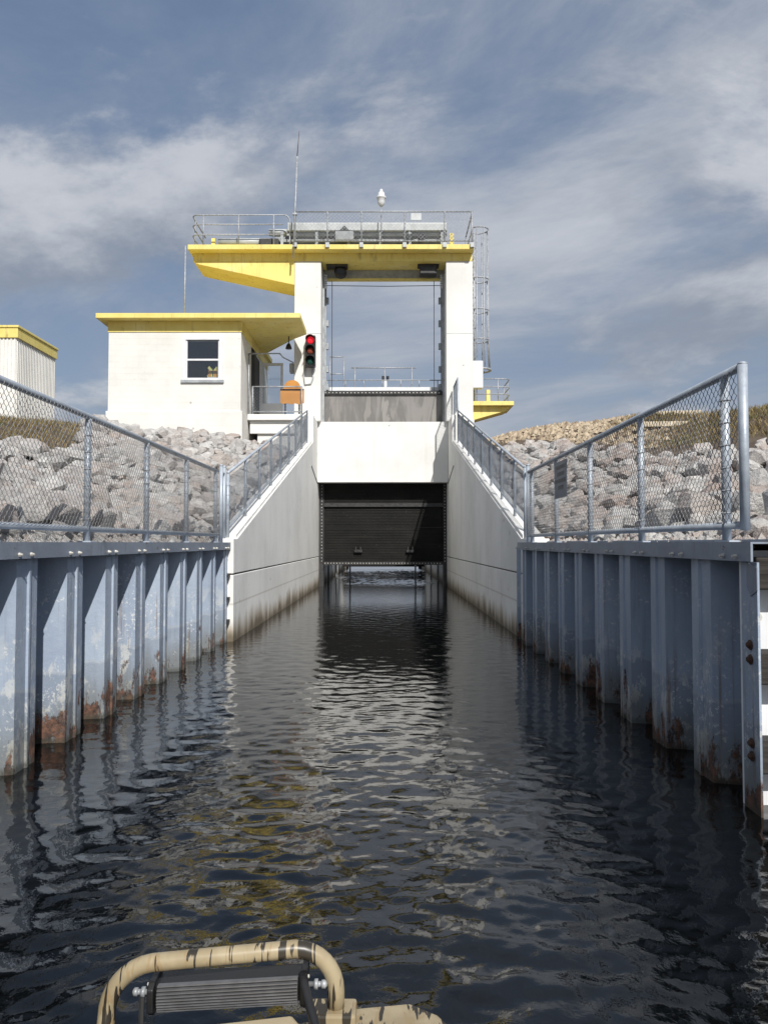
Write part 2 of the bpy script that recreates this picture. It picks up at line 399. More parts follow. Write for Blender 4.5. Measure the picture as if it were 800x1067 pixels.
# ------------------------------------------------------------------ banks
XL, XR = -2.55, 2.32          # inner faces of the concrete wing walls
PL, PR = -2.65, 2.25          # outer faces of the sheet piling
def smin(a, b, k=.5):
    h = min(1, max(0, .5+.5*(b-a)/k)); return b*(1-h)+a*h-k*h*(1-h)
def ground_left(x, y):
    d = max(0, -x-2.95)
    z = 1.64+.23*max(0, y-13.9)+.285*d
    return smin(z, 4.85+.16*min(6, max(0, -x-9.5)))+.05*math.sin(x*1.3+y*.9)*min(1, d)
def ground_right(x, y):
    d = max(0, x-2.85)
    if y < 4.9: d = 0
    z = 1.64+.246*max(0, y-13.9)+.265*d
    cap = 5.3+.19*min(3.2, max(0, x-3))-.15*min(5, max(0, x-6.2))
    return smin(z, cap)+.05*math.sin(x*1.1-y*.8)*min(1, d)
def bank(name, g, xa, ya):
    vs = []; fs = []
    for y in ya:
        for x in xa:
            z = g(x, y)
            if y > 45: z -= (y-45)*.3
            vs.append((x, y, z))
    n = len(xa)
    for j in range(len(ya)-1):
        for i in range(n-1):
            q = (j*n+i, j*n+i+1, (j+1)*n+i+1, (j+1)*n+i); fs.append(q)
    mb = MB(); mb.v = vs; mb.f = fs
    return struct(mb.build(name, M['soil'], None, True))
xl = [-150, -80, -45, -30]+[-24+.5*i for i in range(42)]+[-3.0, -2.80]
xr = [2.5, 2.85]+[3.3+.5*i for i in range(42)]+[30, 45, 80, 150]
yl = [-60, -25, -10]+[-4+.5*i for i in range(82)]+[40, 45, 60, 70]
yr = [5.05]+[5.5+.5*i for i in range(63)]+[40, 45, 60, 70]
bank_l = bank('left_bank', ground_left, xl, yl)
bank_r = bank('right_bank', ground_right, xr, yr)

import bmesh
def rock_mesh(seed, m, npts=27, small=False):
    r = random.Random(seed); bm = bmesh.new()
    ax = (1.0, r.uniform(.65, .95), r.uniform(.5, .8))
    for i in range(npts):
        v = Vector((r.gauss(0, 1), r.gauss(0, 1), r.gauss(0, 1))).normalized()
        v = Vector([math.copysign(abs(c)**.72, c) for c in v])*r.uniform(.80, 1.0)
        bm.verts.new((v.x*ax[0]*.5, v.y*ax[1]*.5, v.z*ax[2]*.5))
    res = bmesh.ops.convex_hull(bm, input=bm.verts)
    bmesh.ops.delete(bm, geom=[e for e in res['geom_interior'] if isinstance(e, bmesh.types.BMVert)], context='VERTS')
    me = bpy.data.meshes.new('rock'); bm.to_mesh(me); bm.free(); me.materials.append(m); return me
ROCKS = [rock_mesh(i, M['rock']) for i in range(14)]
ROCKV = [(np.array([v.co[:] for v in me.vertices]), [tuple(p.vertices) for p in me.polygons]) for me in ROCKS]
def rock_zone_l(x, y, z):
    if z > 3.55+max(0, (y-17))*.10 and x < -6.6-.34*(y-17): return False
    return True
def rock_zone_r(x, y, z): return z < 3.45+.115*(y-16)+.14*math.sin(x*1.7)
def scatter(g, zone, xrange, yrange, spac, seed, skip, sizes):
    """dart throwing with a grid"""
    r = random.Random(seed); cell = {}; out = []
    tries = int((xrange[1]-xrange[0])*(yrange[1]-yrange[0])/(spac*spac)*7)
    for _ in range(tries):
        x = r.uniform(*xrange); y = r.uniform(*yrange)
        if skip(x, y): continue
        sz = r.choice(sizes)*r.uniform(.85, 1.2)
        z = g(x, y)
        if not zone(x, y, z): continue
        k = (int(x/spac), int(y/spac)); ok = True
        for a in (-1, 0, 1):
            for b in (-1, 0, 1):
                for (qx, qy) in cell.get((k[0]+a, k[1]+b), ()):
                    if (qx-x)**2+(qy-y)**2 < spac*spac: ok = False
        if ok:
            cell.setdefault(k, []).append((x, y)); out.append((x, y, z, sz))
    return out
def place_rocks(par, pts, seed, keep_out):
    r = random.Random(seed)
    def shown(p):
        x, y, z, sz = p
        fx = x/y if y > .5 else 9
        return sz/math.hypot(x, y) if abs(fx) < .485 and y > 5.5 else -1
    pts = sorted(pts, key=shown, reverse=True)
    vs = []; fs = []
    for i, (x, y, z, sz) in enumerate(pts):
        e = Matrix.Rotation(r.uniform(0, 6.28), 3, 'Z') @ Matrix.Rotation(r.uniform(-.5, .5), 3, 'X') @ Matrix.Rotation(r.uniform(-.5, .5), 3, 'Y')
        k = r.randrange(len(ROCKS)); lift = r.uniform(-.06, .13)*sz/.4 + (.015 if sz < .24 else .04)
        if i < 300:
            o = link('rock', ROCKS[k], par)
            o.location = (x, y, z+lift+sz*.12); o.scale = (sz*1.2,)*3; o.rotation_euler = e.to_euler()
        else:
            V, F = ROCKV[k]; b = len(vs)
            W = V @ np.array(e).T*sz*1.2 + np.array((x, y, z+lift+sz*.12))
            vs += [tuple(q) for q in W]; fs += [tuple(a+b for a in f) for f in F]
    mb = MB(); mb.v = vs; mb.f = fs
    mb.build('loose_riprap', M['rock'], par, stuff=True)
house_box = lambda x, y: (-9.9 < x < -3.0 and y > 26.9) or (y > 27.6 and x > -9.9)
BIG, SMALL = (.23, .28, .34, .40, .50), (.11, .14, .18, .23)
pl_ = scatter(ground_left, rock_zone_l, (-15, -3.15), (3.5, 29), .275, 3, house_box, BIG) + scatter(ground_left, rock_zone_l, (-15, -3.0), (3.5, 29), .17, 13, house_box, SMALL)
place_rocks(bank_l, pl_, 5, None)
pr_ = scatter(ground_right, rock_zone_r, (3.05, 15), (5.4, 29), .275, 4, lambda x, y: False, BIG) + scatter(ground_right, rock_zone_r, (2.85, 15), (5.4, 29), .17, 14, lambda x, y: False, SMALL)
place_rocks(bank_r, pr_, 6, None)
# fine tan gravel on the right crest
def pebbles(name, par, pts, m, seed):
    r = random.Random(seed); vs = []; fs = []
    for (x, y, z, sz) in pts:
        b = len(vs); a = r.uniform(0, 6.28); q = [r.uniform(.7, 1.2)*sz for _ in range(6)]
        for j in range(4):
            t = a+j*1.57+r.uniform(-.3, .3); vs.append((x+math.cos(t)*q[j], y+math.sin(t)*q[j], z-.02+r.uniform(-.2, .2)*sz))
        vs.append((x, y, z+q[4]*.8))
        fs += [(b+j, b+(j+1) % 4, b+4) for j in range(4)]
    mb = MB(); mb.v = vs; mb.f = fs; return mb.build(name, m, par, stuff=True)
r_ = random.Random(21); gp = []
for _ in range(9000):
    x = r_.uniform(2.9, 12); y = r_.uniform(17, 32); z = ground_right(x, y)
    if not rock_zone_r(x, y, z-.25) and x < 5.2+ (y-18)*.55+ .8*math.sin(y): gp.append((x, y, z, r_.choice((.04, .06, .09, .13))))
pebbles('gravel', bank_r, gp, M['gravel'], 8)
for (par, g, a, b, y0) in ((bank_l, ground_left, -3.6, -2.86, 2.5), (bank_r, ground_right, 2.72, 3.5, 5.3)):
    gq = []
    for _ in range(2600):
        x = r_.uniform(a, b); y = r_.uniform(y0, 13.6); gq.append((x, y, g(x, y)+.02, r_.choice((.018, .03, .045, .07))))
    pebbles('gravel', par, gq, M['rock'], 9)
# dry grass blades on both crests
def grass(name, label, pts, seed):
    r = random.Random(seed); vs = []; fs = []
    for (x, y, z) in pts:
        h = r.uniform(.05, .17); a = r.uniform(0, 6.28); wd = r.uniform(.008, .018); b = len(vs)
        lx, ly = r.gauss(0, .6)*h, r.gauss(0, .6)*h
        vs += [(x-math.cos(a)*wd, y-math.sin(a)*wd, z-.02), (x+math.cos(a)*wd, y+math.sin(a)*wd, z-.02), (x+lx, y+ly, z+h)]
        fs.append((b, b+1, b+2))
    mb = MB(); mb.v = vs; mb.f = fs; o = mb.build(name, M['grass']); o['kind'] = 'stuff'; return tag(o, label, 'grass')
gl = []; gr = []
for _ in range(90000):
    x = r_.uniform(-26, -7); y = r_.uniform(12, 34); z = ground_left(x, y)
    if not rock_zone_l(x, y, z): gl.append((x, y, z))
    x = r_.uniform(5, 24); y = r_.uniform(12, 33); z = ground_right(x, y)
    if not rock_zone_r(x, y, z-.2) and x > 4.6+(y-18)*.5+.9*math.sin(y): gr.append((x, y, z))
grass('dry_grass', 'brownish dry grass on the left bank below the shed', gl, 1)
grass('dry_grass', 'brown dry grass along the crest of the right bank', gr, 2)

# ------------------------------------------------------------------ sheet pile walls
PITCH = .915; FL = .34; DEP = .38; SL = .09
def pile_mesh(side):
    """one double Z pile: outer flange, web, inner flange, web; local y runs 0..PITCH, x=0 is the outer face; side=+1 recess towards +x"""
    t = .012; mb = MB()
    prof = [(0, 0), (0, FL), (DEP, FL+SL), (DEP, PITCH-SL), (0, PITCH)]
    r = 0
    zt, zb = 1.585, -1.6
    for (a, b) in zip(prof[:-1], prof[1:]):
        d = Vector((b[0]-a[0], b[1]-a[1])).normalized(); nrm = Vector((d.y, -d.x))*t
        q = [(a[0], a[1]), (b[0], b[1]), (b[0]+abs(nrm.x), b[1]-nrm.y*0+ (t if b[0] != a[0] else 0)), (a[0]+abs(nrm.x), a[1]+(t if b[0] != a[0] else 0))]
        mb.prism([(side*x, y, zb) for x, y in q], (0, 0, zt-zb))
    return mb.mesh('sheet_pile', M['steel'])
def interlock_mesh(side):
    mb = MB()
    mb.prism([(side*-.016, FL*.52, -1.6), (side*-.016, FL*.60, -1.6), (side*.002, FL*.63, -1.6), (side*.002, FL*.49, -1.6)], (0, 0, 3.18))
    return mb.mesh('interlock', M['steel'])
def sheet_wall(name, label, xf, side, y0, n):
    th = thing(name, label, 'retaining wall', (xf, y0, 0))
    pm, im = pile_mesh(side), interlock_mesh(side)
    for k in range(n):
        p = bpy.data.objects.new('sheet_pile', pm); C.objects.link(p); p.parent = th; p.location = (0, k*PITCH, 0)
        q = bpy.data.objects.new('interlock', im); C.objects.link(q); q.parent = p
    return th
left_wall = sheet_wall('sheet_pile_wall', 'sunlit blue-grey steel sheet pile wall with rust along the left of the channel', PL, -1, 5.75-PITCH*5, 14)
right_wall = sheet_wall('sheet_pile_wall', 'shaded dark blue-grey steel sheet pile wall along the right of the channel', PR, 1, 5.57, 9)
def cap_beam(th, xf, side, y0, y1, full=.62):
    mb = MB()      # channel section: face plate and top plate
    pts = [(-.05, 1.655), (full, 1.655), (full, 1.643), (-.036, 1.643), (-.036, 1.535), (-.05, 1.535)]
    mb.prism([(xf+side*a, y0, z) for a, z in pts], (0, y1-y0, 0))
    c = mb.build('cap_beam', M['cap'], th)
    b = MB(); y = y0+.2
    while y < y1-.1:
        for dyy in (0, .19):
            b.lathe([(.016, 0), (.016, .014), (.009, .014), (.009, .028)], (0, 0, 0), 6, 'X')
            for i in range(len(b.v)-24, len(b.v)):
                v = b.v[i]; b.v[i] = (xf-side*.05-side*v[0], y+dyy+v[1], 1.565+v[2])
        y += PITCH
    b.build('cap_bolts', M['boltw'], c, stuff=True)
    lp = MB()
    lp.box(*sorted((xf+side*.45, xf+side*.47)), y0+.3, y1, 1.655, 1.675)
    lp.build('edge_angle', M['cap'], th)
cap_beam(left_wall, PL, -1, .9, 13.42)
cap_beam(right_wall, PR, 1, 4.84, 13.42)
# backing between piles and bank so no gap shows
MB().box(PL-1.2, PL-.42, .9, 13.9, -1.6, 1.60).build('backfill', M['soil'], left_wall)
MB().box(PR+.42, PR+1.2, 5.6, 13.9, -1.6, 1.60).build('backfill', M['soil'], right_wall)
# corner pile on the right with plates and rusty bolts
cp = MB()
cp.box(PR, PR+.014, 4.87, 5.09, -1.6, 1.53)
cpo = cp.build('corner_pile', M['steel'], right_wall)
cw = MB(); cw.prism([(PR+.012, 5.09, -1.6), (PR+.30, 5.18, -1.6), (PR+.30, 5.48, -1.6), (PR, 5.57, -1.6), (PR+.012, 5.58, -1.6), (PR+.315, 5.49, -1.6), (PR+.315, 5.17, -1.6), (PR+.012, 5.078, -1.6)], (0, 0, 3.18))
cw.build('sheet_pile', M['steel'], right_wall)
gp_ = MB(); gp_.prism([(PR-.006, 4.86, 1.50), (PR-.006, 5.0, 1.53), (PR-.006, 5.0, 1.38), (PR-.006, 4.95, 1.32), (PR-.006, 4.86, 1.36)], (.006, 0, 0)); gp_.build('gusset_plate', M['cap'], right_wall)
for z in (1.02, .93, .42, .34):
    MB().lathe([(.012, 0), (.02, .008), (.02, .02), (.032, .02), (.032, .028)], (PR-.028, 4.97, z), 8, 'X').build('anchor_bolt', M['red_base'], right_wall)
# return wall at the right edge, facing the camera: pale panel with dark timber walers
rw = thing('fender_wall', 'pale painted wall with dark timber fenders at the right edge beside the corner pile', 'retaining wall', (PR+.8, 5.0, 0))
MB().box(PR+.02, PR+3.2, 5.1, 5.16, -1.6, 1.60).build('panel', M['white'], rw)
for z in (1.46, .88, .34):
    MB().box(PR+.02, PR+3.2, 4.92, 5.095, z-.10, z+.10).build('timber_fender', M['timber'], rw, bevel=.012)
for z in (1.18, ): MB().lathe([(.03, 0), (.03, -.012), (.018, -.012), (.018, -.03)], (PR+.10, 5.098, z), 8, 'Y').build('anchor_bolt', M['boltw'], rw)
# mooring strip at the left end where steel meets concrete
ps = thing('water_level_gauge', 'thin dark gauge pipe in brackets at the end of the left wing wall', 'pipe', (-2.68, 13.33, 0))
MB().tube([(-2.70, 13.30, -.3), (-2.70, 13.30, 1.12)], .022, 8).build('pipe', M['dark'], ps)
for z in (.35, .72, 1.1): MB().box(-2.745, -2.60, 13.26, 13.398, z-.025, z+.025).build('bracket', M['dark'], ps)

# ------------------------------------------------------------------ fences
def chain(name, par, A, U, V, length, height, pitch, rad, m, hexy=False):
    """woven wire between A and A+U*length, A+V*height; U need not be perpendicular to V"""
    A, U, V = Vector(A), Vector(U), Vector(V); Nn = U.cross(V).normalized()
    nu, nv = int(length/pitch), int(height/pitch)
    vs = []; fs = []
    ring = []
    for i in range(nu):
        path = []
        for j in range(nv+1):
            right = (j+i) % 2 == 0
            u = (i+(1 if right else 0))*pitch; off = (rad if right else -rad)*1.0
            if hexy:
                path.append((u, j*pitch-.16*pitch, off)); path.append((u, j*pitch+.16*pitch, -off))
            else: path.append((u, j*pitch, off))
        b0 = len(vs)
        for (u, v, o) in path:
            c = A+U*u+V*v+Nn*o
            for k in range(3):
                t = 2.094*k+.5; vs.append(c+U*(math.cos(t)*rad)+Nn*(math.sin(t)*rad))
        for j in range(len(path)-1):
            b = b0+j*3
            fs += [(b+k, b+(k+1) % 3, b+3+(k+1) % 3, b+3+k) for k in range(3)]
    q = np.array([tuple(v) for v in vs]); f = np.array(fs)
    o = link(name, np_mesh(name, q, f, m), par, stuff=True); return o
def level_fence(label, x, ya, yb, posts, zb, zt, endpost=None, group='level fences on the sheet pile walls'):
    th = thing('chain_link_fence', label, 'fence', (x, (ya+yb)/2, 1.655))
    if endpost:      # heavier end post with mitred rails
        MB().tube([(x, ya, zb-.035), (x, ya, zt+.012)], .032, 12).build('end_post', M['rail'], th, True)
        MB().lathe([(.033, 0), (.03, .01), (.012, .018)], (x, ya, zt+.012), 12).build('post_cap', M['rail'], th, True)
        MB().tube([(x, ya+.03, zt), (x, yb, zt)], .029, 10).build('top_rail', M['rail'], th, True)
        MB().tube([(x, ya+.03, zb), (x, yb, zb)], .027, 10).build('bottom_rail', M['rail'], th, True)
    else:
        MB().tube([(x, ya, zt), (x, yb, zt)], .029, 10).build('top_rail', M['rail'], th, True)
        MB().tube([(x, ya, zb), (x, yb, zb)], .027, 10).build('bottom_rail', M['rail'], th, True)
    for y in posts:
        p = MB().tube([(x+.0, y, 1.655), (x, y, zt-.02)], .031, 10).build('post', M['rail'], th, True)
        b = MB(); z = zb+.09
        while z < zt-.05:
            b.tube(arc((x, y, z), .034, 0, 360, 10, (1, 0, .10), (0, 1, 0))[:-1], .0045, 4, closed=True); z += .155
        b.build('tie_wires', M['galv'], p, stuff=True)
        MB().box(x-.06, x+.06, y-.06, y+.06, 1.655, 1.667).build('base_plate', M['rail'], p)
    chain('chain_link_mesh', th, (x-.034 if x > 0 else x+.034, ya+.02, zb+.02), (0, 1, 0), (0, 0, 1), yb-ya-.04, zt-zb-.03, .036, .0026, M['mesh'], True)
    return th
FXL, FXR = -2.76, 2.34
level_fence('long level chain-link fence on the left sheet pile wall', FXL, 1.8, 13.1, [1.9, 3.72, 5.55, 7.38, 9.21, 11.05, 12.95], 1.775, 2.82)
level_fence('level chain-link fence on the right sheet pile wall ending in a stout corner post', FXR, 5.22, 13.1, [5.50, 7.33, 9.16, 10.98, 12.80], 1.765, 2.81, True)
def slope_fence(label, x, y0, y1, z0, z1, side):
    th = thing('chain_link_fence', label, 'fence', (x, y0, z0))
    L = math.hypot(y1-y0, z1-z0); h = 1.12; U = Vector((0, y1-y0, z1-z0))/L
    a = Vector((x, y0, z0)); b = Vector((x, y1, z1)); up = Vector((0, 0, 1))
    MB().tube([a+up*h, b+up*h], .027, 8).build('top_rail', M['rail'], th, True)
    MB().tube([a+up*.14, b+up*.14], .022, 8).build('bottom_rail', M['rail'], th, True)
    n = 9
    for k in range(n):
        c = a.lerp(b, k/(n-1))
        p = MB().tube([c-up*.005, c+up*(h-.02)], .030 if k not in (0,) else .034, 8).build('post', M['rail'], th, True)
        w_ = MB(); z = .22
        while z < h-.08:
            w_.tube(arc(c+up*z, .034, 0, 360, 8, (1, 0, .1), (0, 1, 0))[:-1], .006, 3, closed=True); z += .17
        w_.build('tie_wires', M['galv'], p, stuff=True)
    chain('chain_link_mesh', th, a+up*.16+Vector((-.03*side, 0, 0)), U, up, L, h-.18, .045, .0032, M['mesh_far'])
    return th
SY0, SY1, SZ0, SZ1 = 13.75, 28.0, 1.72, 5.20
def wing_z(y): return SZ0+(SZ1-SZ0)*(y-SY0)/(SY1-SY0)
slope_fence('sunlit chain-link fence climbing the sloping top of the left wing wall', XL-.19, SY0+.1, 27.7, wing_z(SY0+.1), wing_z(27.7), -1)
slope_fence('chain-link fence climbing the sloping top of the right wing wall', XR+.19, SY0+.1, 27.7, wing_z(SY0+.1), wing_z(27.7), 1)
for (x, lab) in ((FXL+.02, 'paired corner posts where the left level fence meets the climbing fence'), (FXR+.02, 'paired corner posts where the right level fence meets the climbing fence')):
    th = thing('fence_corner', lab, 'fence post', (x, 13.4, 1.69))
    for y in (13.28, 13.52):
        MB().tube([(x, y, 1.655 if y < 13.42 else 1.72), (x, y, 2.93)], .034, 10).build('post', M['rail'], th, True)
        MB().lathe([(.037, 0), (.034, .02), (.015, .035)], (x, y, 2.925), 10).build('post_cap', M['rail'], th, True)
    MB().tube([(x, 13.28, 2.82), (x, 13.52, 2.82)], .02, 8).build('brace', M['rail'], th, True)
# sign on the right fence, seen almost edge-on
sg = thing('sign', 'dark blue-grey sign plate hung on the right level fence', 'sign', (FXR-.05, 10.4, 2.3))
MB().box(FXR-.052, FXR-.044, 10.12, 10.84, 2.24, 2.72).build('plate', M['sign'], sg)
mk = MB()
for (z, a, b) in ((2.62, .08, .64), (2.53, .14, .58), (2.44, .05, .66), (2.35, .2, .5)):
    y = a
    while y < b: mk.box(FXR-.054, FXR-.052, 10.12+y, 10.12+y+.035, z, z+.05); y += .055
mk.build('worn_marks', M['signmark'], sg, stuff=True)
for y in (10.2, 10.76): MB().tube([(FXR-.05, y, 2.70), (FXR-.02, y, 2.86), (FXR-.028, y, 2.87)], .004, 5).build('hook', M['galv'], sg)

# ------------------------------------------------------------------ concrete wing walls
def wing(label, xi, side):
    th = thing('wing_wall', label, 'wall', (xi+side*.2, 20, -1.5)); xo = xi+side*.42
    JZ, g = 1.12, .012
    # lower lift, upper lift with the sloping top, recessed joint core between them
    MB().box(*sorted((xi, xo)), 13.42, 32.0, -1.6, JZ-g).build('lower_lift', M['concrete'], th, bevel=.012)
    pts = [(13.42, JZ+g), (13.42, SZ0), (SY0, SZ0), (28.0, SZ1), (28.0, 6.15), (32.0, 6.15), (32.0, JZ+g)]
    MB().prism([(xi, y, z) for y, z in pts], (side*.42, 0, 0)).build('upper_lift', M['concrete'], th, bevel=.012)
    MB().box(*sorted((xi+side*.02, xo-side*.02)), 13.44, 31.9, JZ-g, JZ+g).build('joint', M['dark'], th)
    # coping blocks on the slope
    n = 17
    for k in range(n):
        ya, yb = SY0+.02+(27.95-SY0)*k/n, SY0+(27.95-SY0)*(k+1)/n-.006
        q = [(ya, wing_z(ya)+.003), (yb, wing_z(yb)+.003), (yb, wing_z(yb)+.06), (ya, wing_z(ya)+.06)]
        MB().prism([(xi+side*.03, y, z) for y, z in q], (side*.09, 0, 0)).build('coping_block', M['concrete'], th, bevel=.008)
    # form-tie crack / drain line running up from the beam soffit
    MB().tube([(xi-side*.004, 29.7, 3.86), (xi-side*.004, 27.3, 4.28)], .018, 5).build('drain_line', M['dark'], th)
    return th
wing('sunlit white concrete wing wall sloping up on the left of the channel', XL, -1)
wing('shaded white concrete wing wall sloping up on the right of the channel', XR, 1)
# far chamber walls beyond the gate
for (xi, side, lab) in ((XL, -1, 'concrete chamber wall beyond the gate on the left'), (XR, 1, 'concrete chamber wall beyond the gate on the right')):
    th = thing('chamber_wall', lab, 'wall', (xi, 40, -1))
    MB().box(*sorted((xi, xi+side*.5)), 32.01, 52, -1.6, 5.0).build('wall_face', M['concrete'], th)
    for y in (34.2, 39.5, 45): MB().tube([(xi-side*.10, y, -1), (xi-side*.10, y, 4.2)], .045, 8).build('fender_pile', M['lightgrey'], th, True)
fg = thing('far_gate', 'dark far gate glimpsed through the gap under the sluice gate', 'gate', (0, 48, .2))
MB().box(XL, XR, 47.8, 48.1, .22, 1.5).build('gate_leaf', M['gate_dark'], fg)
for z in (.5, 1.2): MB().box(XL, XR, 47.6, 47.8, z, z+.12).build('rib', M['dark'], fg)

# ------------------------------------------------------------------ breast wall, columns, deck: the hoist tower
CLX, CRX = (-3.41, -2.42), (2.24, 3.24)
tw = thing('hoist_tower', 'white concrete lift tower with a yellow top deck over the gate', 'tower', (0, 30, 4))
bw = MB().box(XL+.003, XR-.003, 29.75, 30.2, 3.90, 6.17).build('breast_wall', M['tower'], tw, bevel=.015)
for (a, b) in (CLX, CRX):
    c = MB().box(a, b, 29.5, 31.3, 6.16, 12.165).build('column', M['tower'], tw, bevel=.025)
    MB().box(a-.004, b+.004, 29.496, 31.304, 9.43, 9.45).build('joint', M['lightgrey'], c)
for (xi, side) in ((XL, -1), (XR, 1)):
    MB().box(*sorted((xi+side*.42, xi+side*(2.0 if side < 0 else .9))), 29.0 if side > 0 else 28.2, 32, 3.0, 6.148).build('abutment', M['tower'], tw, bevel=.02)
dk = MB().box(-7.31, 3.24, 29.08, 31.6, 12.462, 12.65).build('deck_slab', M['yellow'], tw, bevel=.02)
MB().box(-7.20, 3.22, 29.5, 31.25, 12.17, 12.46).build('edge_beam', M['yellow'], tw, bevel=.012)
MB().prism([(-7.12, 29.5, 12.168), (-3.415, 29.5, 12.168), (-3.415, 29.5, 11.27), (-6.95, 29.5, 12.04), (-7.12, 29.5, 12.10)], (0, 1.5, 0)).build('cantilever_bracket', M['yellow'], tw, bevel=.012)
MB().box(-2.40, 2.22, 30.5, 30.62, 11.84, 12.168).build('rear_beam', M['grey'], tw)
MB().box(-2.40, 2.22, 30.44, 30.68, 11.78, 11.835).build('rear_beam_flange', M['yellow'], tw)
# cable and pulleys under the deck
hp = thing('hoist_pulley', 'black round hoist pulley under the deck by the left column', 'pulley', (-1.8, 30.0, 12.18))
MB().lathe([(.10, -.14), (.23, -.12), (.23, -.04), (.17, -.02), (.17, .02), (.23, .04), (.23, .12), (.10, .14)], (-1.72, 30.0, 11.93), 18, 'Y').build('wheel', M['black'], hp, True)
MB().box(-2.25, -1.45, 29.8, 30.2, 12.08, 12.168).build('bracket', M['dark'], hp)
lm = thing('motor_box', 'grey motor box hung under the deck near the right column', 'box', (1.62, 30.0, 12.18))
MB().box(1.28, 1.92, 29.75, 30.2, 11.78, 12.08).build('housing', M['dark'], lm, bevel=.03)
MB().box(1.2, 2.0, 29.8, 30.1, 12.08, 12.168).build('bracket', M['dark'], lm)
for (x, lab) in ((-2.08, 'thin hoist cable hanging beside the left column'), (1.86, 'thin hoist cable hanging beside the right column')):
    tag(MB().tube([(x, 30.62, 12.15), (x, 30.62, 7.42)], .014, 6).build('hoist_cable', M['dark']), lab, 'cable')
tag(MB().tube([(-2.42, 30.9, 11.70), (0, 30.9, 11.67), (2.24, 30.9, 11.70)], .013, 6).build('cross_cable', M['dark']), 'thin horizontal cable strung between the columns under the deck', 'cable')
# gate guides: steel rails with teeth on the inner column faces
for (x, side, lab) in ((CLX[1], 1, 'dark steel gate guide rail with teeth on the left column'), (CRX[0], -1, 'dark steel gate guide rail with teeth on the right column')):
    th = thing('gate_guide', lab, 'guide rail', (x, 30.55, 0))
    MB().box(*sorted((x+side*.002, x+side*.10)), 30.88, 31.0, 6.2, 12.0).build('rear_rail', M['grey'], th)
    MB().box(*sorted((x+side*.002, x+side*.07)), 30.30, 30.42, 6.2, 12.0).build('front_rail', M['grey'], th)
    for k in range(6):
        z = 11.9-.09*k; MB().box(*sorted((x+side*.07, x+side*.16)), 30.3, 30.42, z-.025, z+.025).build('tooth', M['white'], th)
    for z in (11.1, 10.2, 9.3, 8.4, 7.7): MB().box(*sorted((x+side*.10, x+side*.19)), 30.86, 31.02, z-.12, z+.12).build('clamp', M['grey'], th, bevel=.01)

# ------------------------------------------------------------------ sluice gate
sgx0, sgx1 = -2.36, 2.18
gt = thing('sluice_gate', 'raised black sluice gate with bolted edges under the breast wall', 'gate', (0, 30.6, .84))
MB().box(sgx0, sgx1, 30.50, 30.80, 5.6, 7.32).build('upper_panel', M['gate_grey'], gt)
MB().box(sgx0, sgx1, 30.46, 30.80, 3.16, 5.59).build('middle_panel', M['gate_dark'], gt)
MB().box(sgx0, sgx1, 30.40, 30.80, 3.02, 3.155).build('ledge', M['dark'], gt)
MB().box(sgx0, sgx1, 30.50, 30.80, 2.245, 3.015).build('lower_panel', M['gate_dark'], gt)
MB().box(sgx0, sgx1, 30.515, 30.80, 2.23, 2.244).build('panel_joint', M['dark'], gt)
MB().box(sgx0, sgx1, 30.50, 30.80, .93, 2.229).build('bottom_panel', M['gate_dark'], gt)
MB().box(sgx0-.02, sgx1+.02, 30.44, 30.82, .81, .925).build('bottom_seal', M['dark'], gt)
MB().box(sgx0, sgx1, 30.42, 30.84, 7.325, 7.45).build('top_seal', M['dark'], gt)
for (a, b) in ((XL+.01, sgx0-.004), (sgx1+.004, XR-.01)):
    MB().box(a, b, 30.44, 30.86, -.6, 7.3).build('side_seal', M['dark'], gt)
for z in [1.05+.097*i for i in range(12)]+[2.34+.11*i for i in range(6)]+[3.24+.13*i for i in range(5)]:
    MB().box(sgx0+.05, sgx1-.05, 30.445 if z > 3.1 else 30.485, 30.459 if z > 3.1 else 30.499, z, z+.022).build('rib', M['gate_dark'], gt)
def bolts(name, pts, r=.022):
    mb = MB()
    for p in pts: mb.lathe([(r, 0), (r, -.02), (r*.55, -.032)], p, 6, 'Y')
    return mb.build(name, M['boltw'], gt, stuff=True)
bolts('bottom_bolts', [(sgx0+.05+i*.112, 30.44, .868) for i in range(40)])
bolts('top_bolts', [(sgx0+.05+i*.14, 30.42, 7.385) for i in range(32)], .026)
bolts('left_bolts', [(XL+.11, 30.44, .95+i*.12) for i in range(53)], .020)
bolts('right_bolts', [(XR-.08, 30.44, .95+i*.12) for i in range(53)], .020)
for x in (-1.05, .92):
    l = MB().box(x-.15, x+.15, 30.36, 30.498, 1.28, 1.38).build('lifting_lug', M['dark'], gt, bevel=.01)
    for d in (-.09, .09): MB().box(x+d-.02, x+d+.02, 30.34, 30.498, 1.382, 1.50).build('ear', M['dark'], l)
# two slender marker pipes standing under the gate opening
for (x, lab) in ((-1.52, 'slender pale pipe standing in the water left under the gate'), (1.25, 'slender pale pipe standing in the water right under the gate')):
    tag(MB().tube([(x, 34, -1.5), (x, 34, 1.6), (x+.05, 34.3, 2.0)], .035, 8).build('marker_pipe', M['lightgrey'], None, True), lab, 'pipe')

